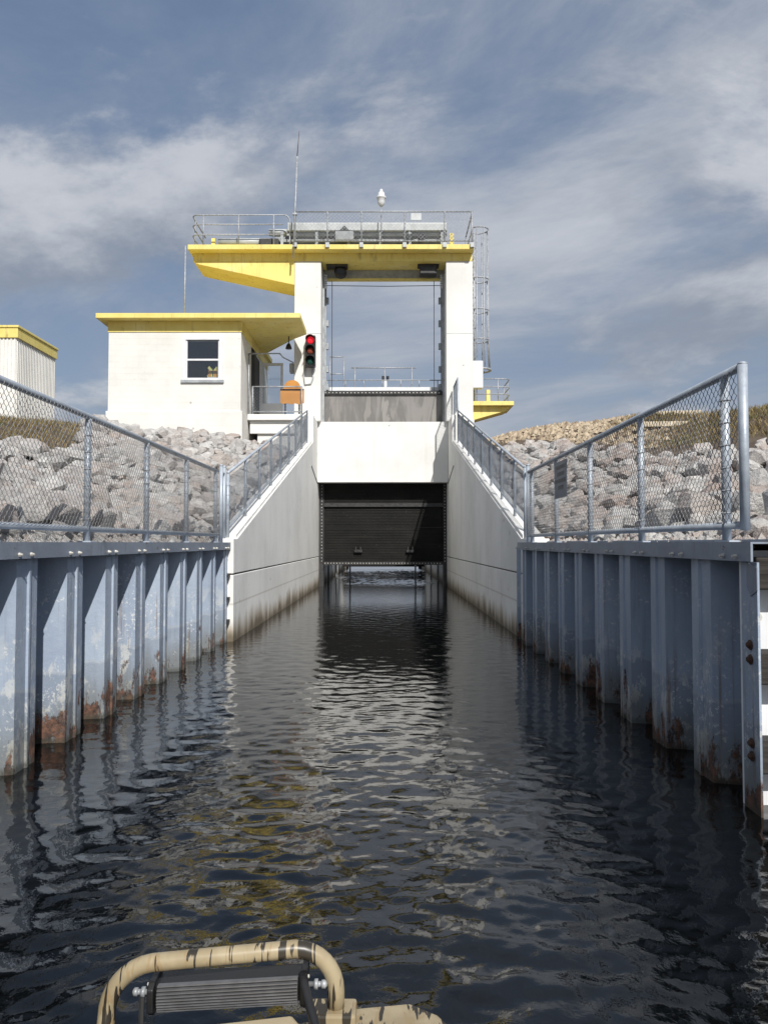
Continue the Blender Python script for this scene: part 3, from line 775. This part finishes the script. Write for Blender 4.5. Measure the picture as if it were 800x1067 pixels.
# ------------------------------------------------------------------ rails, walkway over the gate
def pipe_rail(name, label, path, posts, h, rails, r=.022, m='galv', zbase=0, cat='railing'):
    th = thing(name, label, cat, path[0])
    up = Vector((0, 0, 1))
    for hh in rails: MB().tube([Vector(p)+up*hh for p in path], r, 7).build('rail', M[m], th, True)
    for p in posts: MB().tube([Vector(p)+up*zbase, Vector(p)+up*h], r, 7).build('post', M[m], th, True)
    return th
wk = thing('walkway', 'narrow white walkway crossing behind the top of the gate', 'walkway', (0, 31.6, 7.5))
MB().box(CLX[1]+.01, CRX[0]-.01, 31.0, 32.2, 7.58, 7.72).build('slab', M['white'], wk)
for x in (-2.2, 2.0): MB().box(x-.15, x+.15, 31.1, 32.1, 6.15, 7.578).build('pier', M['tower'], wk)
pipe_rail('walkway_railing', 'low pipe railing along the walkway above the gate', [(CLX[0]+.05, 31.05, 7.45), (CRX[1]-.1, 31.05, 7.45)], [(-2.3+.72*i, 31.05, 7.72) for i in range(7)], .28, [.55], .02)
pipe_rail('walkway_railing', 'taller pipe railing behind the middle of the walkway', [(-1.40, 32.1, 7.72), (1.22, 32.1, 7.72)], [(-1.25, 32.1, 7.72), (-.05, 32.1, 7.72), (1.05, 32.1, 7.72)], 1.0, [.5, 1.0], .024)
pipe_rail('walkway_gate', 'small upright pipe frame on the walkway near the left column', [(-2.28, 32.1, 7.72), (-1.68, 32.1, 7.72)], [(-2.26, 32.1, 7.72), (-1.70, 32.1, 7.72)], 1.45, [.75, 1.45], .024)
fl = thing('floodlight', 'tiny twin floodlight on the middle railing above the gate', 'light', (-.02, 31.9, 7.72))
MB().tube([(-.02, 31.9, 7.72), (-.02, 31.9, 8.15)], .06, 8).build('stand', M['white'], fl, True)
for d in (-.09, .09): MB().box(d-.075, d+.035, 31.82, 31.95, 8.20, 8.34).build('lamp_head', M['black'], fl, bevel=.02)
MB().box(-.15, .11, 31.86, 31.92, 8.15, 8.199).build('yoke', M['galv'], fl)

# ------------------------------------------------------------------ top deck equipment
DZ = 12.65
def bend_rail(th, pts, r=.024): MB().tube(pts, r, 8).build('rail', M['galv'], th, True)
pr = thing('deck_railing', 'bare pipe railing around the left end of the yellow top deck', 'railing', (-5.4, 29.2, DZ))
for h in (.40, .78, 1.14):
    cx = -6.93
    pts = [(-7.18, 31.4, DZ+h), (-7.18, 29.42, DZ+h)] + arc((cx, 29.42, DZ+h), .25, 180, 270, 6, (1, 0, 0), (0, 1, 0)) + [(-3.80, 29.17, DZ+h)]
    if h > 1: pts += arc((-3.80, 29.17, DZ+h-.25), .25, 90, 0, 6, (1, 0, 0), (0, 0, 1)) + [(-3.55, 29.17, DZ+.35)]
    bend_rail(pr, pts)
for x in (-6.75, -5.45, -4.15): MB().tube([(x, 29.17, DZ), (x, 29.17, DZ+1.14)], .024, 8).build('post', M['galv'], pr, True)
for y in (29.7, 31.0): MB().tube([(-7.18, y, DZ), (-7.18, y, DZ+1.14)], .024, 8).build('post', M['galv'], pr, True)
MB().tube([(-3.55, 29.17, DZ), (-3.55, 29.17, DZ+.36)], .024, 8).build('post', M['galv'], pr, True)
cr = thing('deck_railing', 'chain-link guard railing along the front of the yellow top deck', 'railing', (0, 29.1, DZ))
X0, X1, YF = -3.34, 3.19, 29.06
MB().tube([(X0, YF-.03, DZ+1.20), (X1, YF-.03, DZ+1.20)], .028, 8).build('rail', M['galv'], cr, True)
MB().tube([(X0, YF-.03, DZ+.10), (X1, YF-.03, DZ+.10)], .022, 8).build('rail', M['galv'], cr, True)
for x in (-3.34, -2.15, -.90, .69, 2.16, 3.17):
    p = MB().tube([(x, YF-.03, DZ-.10), (x, YF-.03, DZ+1.2)], .03, 8).build('post', M['galv'], cr, True)
    MB().box(x-.07, x+.07, YF-.065, YF+.018, DZ-.13, DZ+.04).build('bracket', M['lightgrey'], p)
chain('chain_link_mesh', cr, (X0, YF-.06, DZ+.10), (1, 0, 0), (0, 0, 1), X1-X0, 1.1, .07, .0085, M['galv'])
MB().tube([(X1, YF-.03, DZ+1.2), (X1, 31.4, DZ+1.2)], .028, 8).build('rail', M['galv'], cr, True)
MB().tube([(X1, YF-.03, DZ+.6), (X1, 31.4, DZ+.6)], .022, 8).build('rail', M['galv'], cr, True)
MB().tube([(X1, 31.4, DZ), (X1, 31.4, DZ+1.2)], .03, 8).build('post', M['galv'], cr, True)
MB().box(.92, 1.3, YF-.085, YF-.068, DZ+.86, DZ+1.12).build('notice_plate', M['lightgrey'], cr)
hm = thing('hoist_machinery', 'long pale gear housing of the gate hoist on the top deck', 'machine', (-.6, 30, DZ))
prof = [(29.6, 13.36), (29.6, 13.66), (29.66, 13.71), (30.44, 13.71), (30.5, 13.66), (30.5, 13.36)]
MB().prism([(-3.7, y, z) for y, z in prof], (6.0, 0, 0)).build('shaft_cover', M['lightgrey'], hm, bevel=.03)
for z in (12.78, 12.98, 13.22): MB().box(-4.3, 2.3, 29.7, 29.82, z, z+.10).build('frame_beam', M['grey'], hm)
MB().box(-4.2, 2.25, 30.1, 30.3, DZ+.002, 13.34).build('frame_back', M['grey'], hm)
for x in (-3.9, -2.6, -1.4, -.2, .9, 2.1): MB().box(x-.05, x+.05, 29.6, 29.695, DZ+.002, 13.34).build('frame_post', M['grey'], hm)
MB().lathe([(.12, 0), (.12, .1), (.05, .1), (.05, .16)], (1.35, 29.52, 13.1), 14, 'Y').build('coupling', M['black'], hm)
MB().box(-1.9, -1.2, 29.45, 29.66, 12.95, 13.3).build('gearbox', M['grey'], hm, bevel=.03)
MB().prism([(-1.75, 29.45, 13.3), (-1.35, 29.45, 13.3), (-1.55, 29.45, 13.5)], (0, .12, 0)).build('gear_guard', M['dark'], hm)
MB().tube([(-6.3, 29.75, 12.98), (-4.3, 29.75, 12.98)], .15, 14).build('drive_shaft_cover', M['lightgrey'], hm, True)
MB().box(-4.75, -4.0, 29.5, 30.1, DZ+.002, 13.05).build('motor', M['dark'], hm, bevel=.05)
MB().tube([(-4.4, 29.75, 13.35), (-3.72, 29.75, 13.35)], .13, 12).build('brake_drum', M['lightgrey'], hm, True)
for x in (-6.5, -5.55): MB().box(x-.07, x+.07, 29.7, 29.84, DZ+.002, 13.12).build('support_post', M['yellow'], hm)
for x in (2.42, ): MB().box(x-.06, x+.1, 29.3, 29.44, DZ+.002, 13.15).build('support_post', M['yellow'], hm)
an = thing('antenna', 'tall thin whip antenna rising from the front of the top deck', 'antenna', (-3.4, 29.0, DZ))
MB().tube([(-3.40, 28.98, 12.1), (-3.27, 28.98, 15.9)], .032, 8).build('mast', M['galv'], an, True)
MB().tube([(-3.27, 28.98, 15.9), (-3.20, 28.98, 16.85)], [.018, .008], 6).build('whip', M['red_base'], an, True)
for z in (12.55, 13.75): MB().box(-3.43, -3.27, 28.95, 29.078, z-.03, z+.03).build('clamp', M['galv'], an)
tag(MB().tube([(-7.42, 29.15, 9.37), (-7.40, 29.15, 12.62)], .028, 8).build('conduit_mast', M['galv'], None, True), 'thin grey mast from the house roof up to the left end of the deck', 'mast')
cc = thing('security_camera', 'white dome security camera on a thin pole above the top deck', 'camera', (-.17, 29.2, DZ))
MB().tube([(-.17, 29.2, DZ), (-.17, 29.2, 14.15)], .024, 8).build('pole', M['galv'], cc, True)
MB().lathe([(.03, -.30), (.10, -.24), (.14, -.14), (.15, .0), (.18, .02), (.18, .07), (.12, .11), (.12, .22), (.06, .27), (.045, .36)], (-.17, 29.2, 14.40), 18).build('dome', M['white'], cc, True)
# ------------------------------------------------------------------ caged ladder, cabinet, right platform
ld = thing('caged_ladder', 'grey steel ladder with safety cage on the right column', 'ladder', (3.5, 30.5, 6.9))
for y in (30.2, 30.65): MB().tube([(3.36, y, 6.96), (3.36, y, 13.5)], .025, 7).build('stile', M['galv'], ld, True)
for k in range(21): MB().tube([(3.36, 30.2, 7.2+.3*k), (3.36, 30.65, 7.2+.3*k)], .014, 6).build('rung', M['galv'], ld)
for z in (7.6, 9.5, 11.4): MB().box(3.242, 3.36, 30.18, 30.23, z, z+.05).build('standoff', M['galv'], ld)
for z, rr in ((13.7, .36), (11.75, .36), (10.55, .36), (9.4, .36), (8.25, .42)):
    MB().tube(arc((3.58, 30.42, z), rr, -135, 135, 18, (1, 0, 0), (0, 1, 0)), .026 if z > 9 else .045, 6).build('hoop', M['galv'], ld, True)
for a in (-110, -66, -22, 22, 66, 110):
    ca, sa = math.cos(R(a)), math.sin(R(a))
    MB().tube([(3.58+ca*.42, 30.42+sa*.42, 8.25), (3.58+ca*.36, 30.42+sa*.36, 9.4), (3.58+ca*.36, 30.42+sa*.36, 13.7)], .023, 6).build('cage_bar', M['galv'], ld, True)
tag(MB().box(3.243, 3.62, 29.6, 30.0, 7.42, 8.44).build('cabinet', M['white'], None, bevel=.02), 'white electrical cabinet on the side of the right column', 'cabinet')
pf = thing('side_platform', 'small yellow cantilever platform to the right of the right column', 'platform', (3.6, 30, 6.9))
MB().box(3.25, 4.78, 29.7, 31.6, 6.78, 6.94).build('slab', M['yellow'], pf, bevel=.015)
MB().prism([(3.25, 29.95, 6.777), (4.70, 29.95, 6.777), (4.55, 29.95, 6.62), (3.25, 29.95, 6.25)], (0, .9, 0)).build('bracket', M['yellow'], pf, bevel=.012)
rg = thing('platform_railing', 'grey pipe railing on the small yellow side platform', 'railing', (4, 29.8, 6.94))
for h in (.28, .56, .86):
    pts = [(3.35, 29.8, 6.94+h), (4.35, 29.8, 6.94+h)] + arc((4.35, 30.1, 6.94+h), .3, -90, 0, 6, (1, 0, 0), (0, 1, 0)) + [(4.65, 31.4, 6.94+h)]
    MB().tube(pts, .02, 7).build('rail', M['galv'], rg, True)
for (x, y) in ((3.4, 29.8), (4.2, 29.8), (4.65, 30.4), (4.65, 31.3)): MB().tube([(x, y, 6.94), (x, y, 7.8)], .02, 7).build('post', M['galv'], rg, True)
tag(MB().box(3.9, 4.05, 30.9, 31.05, 6.94, 7.6).build('bollard', M['yellow'], None, bevel=.02), 'short yellow post standing on the side platform', 'post')
# small fence panel at the head of the right slope
tp = thing('chain_link_fence', 'short upright chain-link panel at the head of the right climbing fence', 'fence', (2.7, 28.1, 5.2))
for (y) in (27.75, 29.3): MB().tube([(XR+.19, y, wing_z(27.7) if y < 28 else 6.15), (XR+.19, y, 7.42)], .03, 8).build('post', M['rail'], tp, True)
for z in (7.40, 6.35): MB().tube([(XR+.19, 27.75, z), (XR+.19, 29.3, z)], .024, 8).build('rail', M['rail'], tp, True)
chain('chain_link_mesh', tp, (XR+.16, 27.75, 6.35), (0, 1, 0), (0, 0, 1), 1.55, 1.05, .05, .003, M['mesh_far'])

# ------------------------------------------------------------------ control house
hs = thing('control_house', 'cream block control house with a flat yellow overhanging roof', 'building', (-7.2, 30, 5.0))
hx0, hx1, hy0, hy1 = -9.44, -4.93, 27.0, 33.0
wx0, wx1, wz0, wz1 = -6.80, -5.66, 7.20, 8.56
T = .2
fw = MB()
fw.box(hx0, wx0, hy0, hy0+T, 6.12, 9.20).box(wx1, hx1, hy0, hy0+T, 6.12, 9.20).box(wx0, wx1, hy0, hy0+T, 6.12, wz0).box(wx0, wx1, hy0, hy0+T, wz1, 9.20)
fw.build('front_wall', M['house'], hs)
MB().box(hx1-T, hx1-.001, hy0+T+.001, 29.1, 6.12, 9.20).box(hx1-T, hx1-.001, 30.2, hy1, 6.12, 9.20).build('side_wall', M['house'], hs)
MB().box(hx0+.001, hx0+T, hy0+T+.001, hy1, 6.12, 9.20).build('side_wall', M['house'], hs)
MB().box(hx0+T, hx1-T, hy1-T, hy1, 6.12, 9.20).build('back_wall', M['house'], hs)
MB().box(hx0-.06, hx1+.06, hy0-.06, hy1+.06, 4.6, 6.118).build('plinth', M['house'], hs, bevel=.015)
MB().box(hx0-.025, hx1+.025, hy0-.025, hy0-.002, 8.83, 9.195).box(hx1+.002, hx1+.025, hy0-.002, hy1, 8.83, 9.195).build('yellow_band', M['yellow'], hs)
rf = [(hx0-.31, 26.58), (-2.88, 26.58), (-2.88, 28.75), (-3.45, 29.47), (hx1+.15, 31.7), (hx1+.15, 33.4), (hx0-.31, 33.4)]
MB().prism([(x, y, 9.20) for x, y in rf], (0, 0, .17)).build('roof_slab', M['yellow'], hs, bevel=.015)
wd = MB()
fwd = .12
wd.box(wx0-fwd, wx0, hy0-.05, hy0+.06, wz0-.02, wz1+.09).box(wx1, wx1+fwd, hy0-.05, hy0+.06, wz0-.02, wz1+.09).box(wx0, wx1, hy0-.05, hy0+.06, wz1, wz1+.09).box(wx0, wx1, hy0-.05, hy0+.06, wz0-.02, wz0+.05)
win = wd.build('window', M['white'], hs)
zm = 7.88
wi = MB(); e = .045
wi.box(wx0, wx0+e, hy0+.0, hy0+.05, wz0+.05, wz1).box(wx1-e, wx1, hy0, hy0+.05, wz0+.05, wz1).box(wx0+e, wx1-e, hy0-.01, hy0+.05, zm-.03, zm+.03)
wi.build('sash', M['white'], win)
MB().box(wx0-.16, wx1+.16, hy0-.07, hy0-.002, wz0-.12, wz0-.022).build('sill', M['grey'], win, bevel=.01)
for (a, b) in ((wz0+.05, zm-.03), (zm+.03, wz1)): MB().box(wx0+e, wx1-e, hy0+.02, hy0+.028, a, b).build('pane', M['glass'], win)
MB().box(hx0+T+.01, hx1-T-.01, hy0+1.9, hy0+2.0, 6.14, 9.19).build('room_partition', M['inner'], hs)
MB().box(hx0+T+.01, hx1-T-.01, hy0+T+.01, hy1-T-.01, 6.12, 6.14).build('room_floor', M['inner'], hs)
# safety vest on the back of a chair inside
vs_ = thing('safety_vest', 'yellow and orange safety vest visible behind the house window', 'vest', (-5.95, 27.5, 7.1))
for sx in (-1, 1):
    cx = -5.98+sx*.10
    vest = [(cx-.10, 7.26), (cx+.09, 7.26), (cx+.085, 7.52), (cx+sx*.09+.03, 7.68), (cx+sx*.02, 7.74), (cx-sx*.07, 7.62), (cx-.085, 7.45)]
    MB().prism([(x, 27.42, z) for x, z in vest], (0, .09, 0)).build('front_panel', M['fabric_yellow'], vs_, bevel=.012)
    MB().box(cx-.055, cx+.045, 27.412, 27.419, 7.26, 7.6).build('stripe', M['fabric_orange'], vs_)
MB().box(-6.16, -5.80, 27.405, 27.411, 7.32, 7.37).build('waist_band', M['white'], vs_)
MB().box(-6.14, -5.82, 27.54, 27.58, 6.9, 7.7).build('chair_back', M['dark'], vs_)
MB().box(-6.3, -5.65, 27.54, 28.1, 6.75, 6.9).build('chair_seat', M['dark'], vs_)
MB().box(-6.0, -5.94, 27.78, 27.84, 6.14, 6.75).build('chair_stem', M['dark'], vs_)
# landing, open door, railing, arched board
ls = thing('landing', 'white concrete landing beside the house door', 'platform', (-4, 30, 5.9))
MB().box(-4.86, -3.0, 27.95, 28.19, 5.96, 6.17).build('edge_beam', M['tower'], ls, bevel=.015)
MB().box(-4.86, -3.42, 28.2, 32.0, 5.9, 6.16).build('slab', M['tower'], ls, bevel=.015)
MB().box(-4.80, -3.1, 28.1, 28.19, 5.5, 5.955).build('step', M['tower'], ls, bevel=.015)
dr = thing('house_door', 'open house door with glass above a white kick panel', 'door', (-4.5, 30.25, 6.17))
d0, d1, dyy = -4.78, -3.92, 30.25
MB().box(d0, d1, dyy, dyy+.04, 6.2, 6.95).build('kick_panel', M['white'], dr)
MB().box(d0, d0+.09, dyy, dyy+.04, 6.952, 8.5).box(d1-.09, d1, dyy, dyy+.04, 6.952, 8.5).box(d0+.09, d1-.09, dyy, dyy+.04, 8.4, 8.5).build('frame', M['white'], dr)
MB().box(d0+.09, d1-.09, dyy+.015, dyy+.022, 6.952, 8.4).build('pane', M['glass'], dr)
MB().box(d1-.07, d1-.03, dyy-.05, dyy-.002, 7.15, 7.35).build('handle', M['dark'], dr)
MB().box(-4.98, -4.80, 29.12, 30.18, 6.17, 8.55).build('dark_doorway', M['inner'], hs)
lr = thing('landing_railing', 'grey mesh railing in front of the house landing', 'railing', (-4, 28, 6.17))
for (a, b, z) in ((-4.72, -2.95, 7.16), (-4.72, -2.95, 6.27), (-4.84, -3.75, 8.34)): MB().tube([(a, 28.05, z), (b, 28.05, z)], .024, 8).build('rail', M['galv'], lr, True)
for (x, zt) in ((-4.84, 8.34), (-4.70, 7.16), (-2.97, 7.16)): MB().tube([(x, 28.05, 6.17), (x, 28.05, zt)], .03, 8).build('post', M['galv'], lr, True)
MB().tube([(-3.75, 28.05, 8.34), (-3.72, 28.6, 8.34), (-3.44, 29.48, 8.34)], .024, 8).build('rail', M['galv'], lr, True)
chain('chain_link_mesh', lr, (-4.70, 28.02, 6.27), (1, 0, 0), (0, 0, 1), 1.74, .87, .055, .0032, M['mesh_far'])
ob = thing('arched_board', 'orange board with an arched top behind the landing railing', 'board', (-3.3, 28.2, 6.4))
cxo = -3.32
pts = [(cxo-.42, 6.62), (cxo-.30, 6.56), (cxo-.18, 6.60), (cxo-.05, 6.55), (cxo+.1, 6.59), (cxo+.25, 6.55), (cxo+.42, 6.60), (cxo+.42, 7.10)]
pts += [(cxo+.30*math.cos(R(a)), 7.12+.30*math.sin(R(a))) for a in range(0, 181, 15)] + [(cxo-.42, 7.10)]
MB().prism([(x, 28.16, z) for x, z in pts], (0, .04, 0)).build('panel', M['orange'], ob)
for x in (-.25, .25): MB().box(cxo+x-.03, cxo+x+.03, 28.202, 28.24, 6.17, 7.1).build('leg', M['dark'], ob)
MB().box(cxo-.41, cxo+.41, 28.145, 28.158, 7.06, 7.10).build('batten', M['red_base'], ob)
# traffic signal
ts = thing('traffic_signal', 'black three-lamp signal with lit red lamp on the left column', 'traffic light', (-2.76, 29.3, 8.1))
MB().box(-2.95, -2.59, 29.12, 29.40, 8.12, 9.28).build('housing', M['black'], ts, bevel=.03)
MB().box(-2.85, -2.69, 29.40, 29.498, 8.3, 9.1).build('bracket', M['dark'], ts)
for z, k in ((9.09, 'red'), (8.70, 'amber'), (8.31, 'green')):
    l = MB().lathe([(.138, 0), (.13, -.02), (.10, -.05), (.05, -.066), (.01, -.07)], (-2.77, 29.119, z), 20, 'Y').build('lamp', M[k], ts, True)
    vz = MB(); a = arc((-2.77, 29.118, z), .168, -20, 200, 14, (1, 0, 0), (0, 0, 1)); b = arc((-2.77, 28.90, z-.01), .172, 10, 170, 14, (1, 0, 0), (0, 0, 1))
    vz.add(a+b+[p*1.0+Vector((0, 0, .008)) for p in a]+[p+Vector((0, 0, .008)) for p in b], [(i, i+1, 16+i, 15+i) for i in range(14)]+[(30+i, 45+i, 46+i, 31+i) for i in range(14)])
    vz.build('visor', M['black'], l, True)
tag(MB().tube([(-2.72, 29.47, 8.12), (-2.70, 29.46, 7.75), (-2.78, 29.46, 7.55), (-3.0, 29.46, 7.52), (-3.05, 29.46, 7.9), (-2.98, 29.46, 8.25)], .028, 8).build('signal_conduit', M['lightgrey'], None, True), 'curled conduit on the left column under the traffic signal', 'conduit')
tag(MB().box(-3.6, -3.42, 29.6, 29.9, 8.0, 8.35).build('speaker_box', M['grey'], None, bevel=.03), 'small grey box on the side of the left column', 'box')
fk = thing('canopy_light', 'small black floodlight under the edge of the house canopy', 'light', (-3.55, 29.0, 9.0))
MB().tube([(-3.55, 29.0, 9.197), (-3.55, 29.0, 8.92)], .02, 6).build('stem', M['black'], fk)
MB().lathe([(.05, .08), (.09, .0), (.12, -.10), (.11, -.12)], (-3.55, 28.98, 8.85), 12).build('head', M['black'], fk, True)

# ------------------------------------------------------------------ shed, distant pipe, planks on the crest
sh = thing('shed', 'white ribbed metal shed with a yellow roof band at the left edge', 'building', (-16.4, 32.8, 6.2))
sx0, sx1, sy0, sy1, szb, szt = -18.5, -14.45, 31.0, 34.6, 5.6, 9.75
MB().box(sx0, sx1, sy0, sy1, szb, szt).build('wall', M['siding'], sh)
for k in range(25): MB().box(sx1+.001, sx1+.035, sy0+.05+k*.145, sy0+.11+k*.145, szb, szt).build('rib', M['siding'], sh)
for k in range(28): MB().box(sx0+.05+k*.145, sx0+.11+k*.145, sy0-.035, sy0-.001, szb, szt).build('rib', M['siding'], sh)
MB().box(sx0-.08, sx1+.08, sy0-.08, sy1+.08, 9.66, 10.05).build('roof_band', M['yellow'], sh, bevel=.015)
MB().box(sx0-.12, sx1+.12, sy0-.12, sy1+.12, 10.052, 10.15).build('roof', M['yellow'], sh, bevel=.02)
cr2 = thing('bank_handrail', 'distant dark horizontal pipe rail between the shed and the house', 'railing', (-12, 34, 5.9))
for z in (6.72, 6.45): MB().tube([(-14.3, 34, z), (-9.6, 34, z)], .045, 8).build('rail', M['cap'], cr2, True)
for x in (-14.2, -12, -9.8): MB().tube([(x, 34, 5.7), (x, 34, 6.72)], .035, 8).build('post', M['cap'], cr2, True)
for (x, y, L, a, lab) in ((8.9, 24.4, 1.5, 3, 'pale plank lying on the right crest, the upper of two'), (7.5, 21.6, 1.4, 8, 'pale plank lying on the right crest, the lower of two')):
    o = tag(MB().box(-L/2, L/2, -.10, .10, -.06, .08).build('plank', M['pale_timber'], None, bevel=.01), lab, 'plank')
    o.location = (x, y, ground_right(x, y)+.1); o.rotation_euler = (0, R(-2), R(a))

# ------------------------------------------------------------------ boat bow in the foreground
bt = thing('boat', 'bow of a tan camouflage boat with a tubular guard at the bottom edge', 'boat', (-.15, .8, 0))
BD = .60
out = [(-.95, -1.6), (-.95, .6), (-.80, 1.25), (-.52, 1.66), (-.43, 1.735), (-.17, 1.80), (-.10, 1.845), (.055, 1.87), (.115, 1.825), (.40, 1.35), (.60, .7), (.62, -1.6)]
dkm = MB(); dkm.prism([(x, y, BD-.03) for x, y in out], (0, 0, .03)); dkm.build('deck', M['camo'], bt, bevel=.008)
n = len(out); hb = MB()
low = [(x*.82-.02, y*.90-.08 if y > 0 else y) for x, y in out]
vs = [(x, y, BD-.032) for x, y in out]+[(x, y, .12) for x, y in low]+[(x*.8, y*.93, -.12) for x, y in low]
hb.add(vs, [(i, (i+1) % n, n+(i+1) % n, n+i) for i in range(n)]+[(n+i, n+(i+1) % n, 2*n+(i+1) % n, 2*n+i) for i in range(n)]+[tuple(range(2*n-1, 3*n-1+1))[::-1][:n], tuple(range(n))])
hb.build('hull', M['camo'], bt)
plt = MB(); plt.prism([(-.43, 1.42, BD+.002), (-.43, 1.70, BD+.002), (-.20, 1.745, BD+.002), (-.172, 1.70, BD+.002), (-.16, 1.42, BD+.002)], (0, 0, .042)); plt.build('mount_plate', M['tan'], bt, bevel=.006)
bx = MB(); bx.box(-.165, -.065, 1.765, 1.835, BD+.001, BD+.03); bx.build('rail_foot', M['camo'], bt, bevel=.006)
YB = 1.80
rail = [(-.604, YB-.045, .50), (-.604, YB-.04, .60)] + arc((-.494, YB-.025, .628), .11, 180, 97, 8, (1, .05, 0), (0, 0, 1))
rail += [(-.40, YB-.018, .744), (-.28, YB-.008, .750)] + arc((-.202, YB, .662), .092, 88, 0, 8, (1, .05, 0), (0, 0, 1)) + [(-.110, YB, BD+.02)]
MB().tube(rail, .0188, 18).build('guard_rail', M['camo'], bt, True)
lb = thing('light_bar_dummy', '', '') if False else None
ax0, ax1 = -.500, -.185
def lbz(x): return .672+(x+.345)*.055
bar = MB(); th_ = .026
bar.prism([(ax0, YB-.022, lbz(ax0)-th_), (ax0, YB+.03, lbz(ax0)-th_), (ax0, YB+.03, lbz(ax0)+th_), (ax0, YB-.022, lbz(ax0)+th_)], (ax1-ax0, 0, lbz(ax1)-lbz(ax0)))
bo = bar.build('light_bar', M['black'], bt)
for k in range(9):
    z = -.026+k*.0065; f = MB()
    yy = YB-.023-.020*math.sqrt(max(.1, 1-(z/.032)**2))
    f.prism([(ax0+.006, yy, lbz(ax0)+z-.0015), (ax0+.006, YB-.0222, lbz(ax0)+z-.0015), (ax0+.006, YB-.0222, lbz(ax0)+z+.0015), (ax0+.006, yy, lbz(ax0)+z+.0015)], (ax1-ax0-.012, 0, lbz(ax1)-lbz(ax0)))
    f.build('fin', M['fin'], bo)
for (x, d) in ((ax0, -1), (ax1, 1)):
    z = lbz(x)
    ec = MB(); ec.prism([(x, YB-.046, z-.024), (x, YB-.030, z-.036), (x, YB+.034, z-.036), (x, YB+.034, z+.036), (x, YB-.030, z+.036), (x, YB-.046, z+.024)], (d*.014, 0, 0)); ec.build('end_cap', M['black'], bo, bevel=.003)
    for zz in (-.026, .026): MB().lathe([(.004, 0), (.004, d*.004), (.002, d*.005)], (x+d*.014, YB-.022, z+zz), 8, 'X').build('screw', M['boltw'], bo)
    MB().lathe([(.006, 0), (.006, d*.014), (.011, d*.014), (.011, d*.022), (.006, d*.022), (.006, d*.03), (.009, d*.03), (.009, d*.038), (.004, d*.042)], (x+d*.014, YB-.005, z), 10, 'X').build('bolt', M['galv'], bo, True)
MB().tube([(-.180, YB-.02, .712), (-.175, YB-.045, .700), (-.160, YB-.085, .680), (-.142, YB-.125, .655), (-.13, YB-.19, .612)], .010, 8).build('cable', M['black'], bo, True)
MB().tube([(ax0-.035, YB-.005, lbz(ax0)), (ax0-.035, YB-.01, BD)], .006, 6).build('bracket', M['dark'], bo)
# repeats of one kind share a group
GROUPS = {'sheet_pile_wall': 'sheet pile walls along the channel', 'chain_link_fence': 'chain-link fences beside the channel', 'wing_wall': 'concrete wing walls',
          'chamber_wall': 'chamber walls beyond the gate', 'hoist_cable': 'hoist cables between the columns', 'gate_guide': 'gate guides on the columns',
          'marker_pipe': 'pipes standing under the gate', 'deck_railing': 'railings on the top deck', 'walkway_railing': 'railings on the gate walkway',
          'plank': 'planks on the right crest', 'fence_corner': 'corner posts of the fences', 'dry_grass': 'dry grass on the banks'}
for o in C.objects:
    k = o.name.split('.')[0]
    if o.parent is None and k in GROUPS: o['group'] = GROUPS[k]
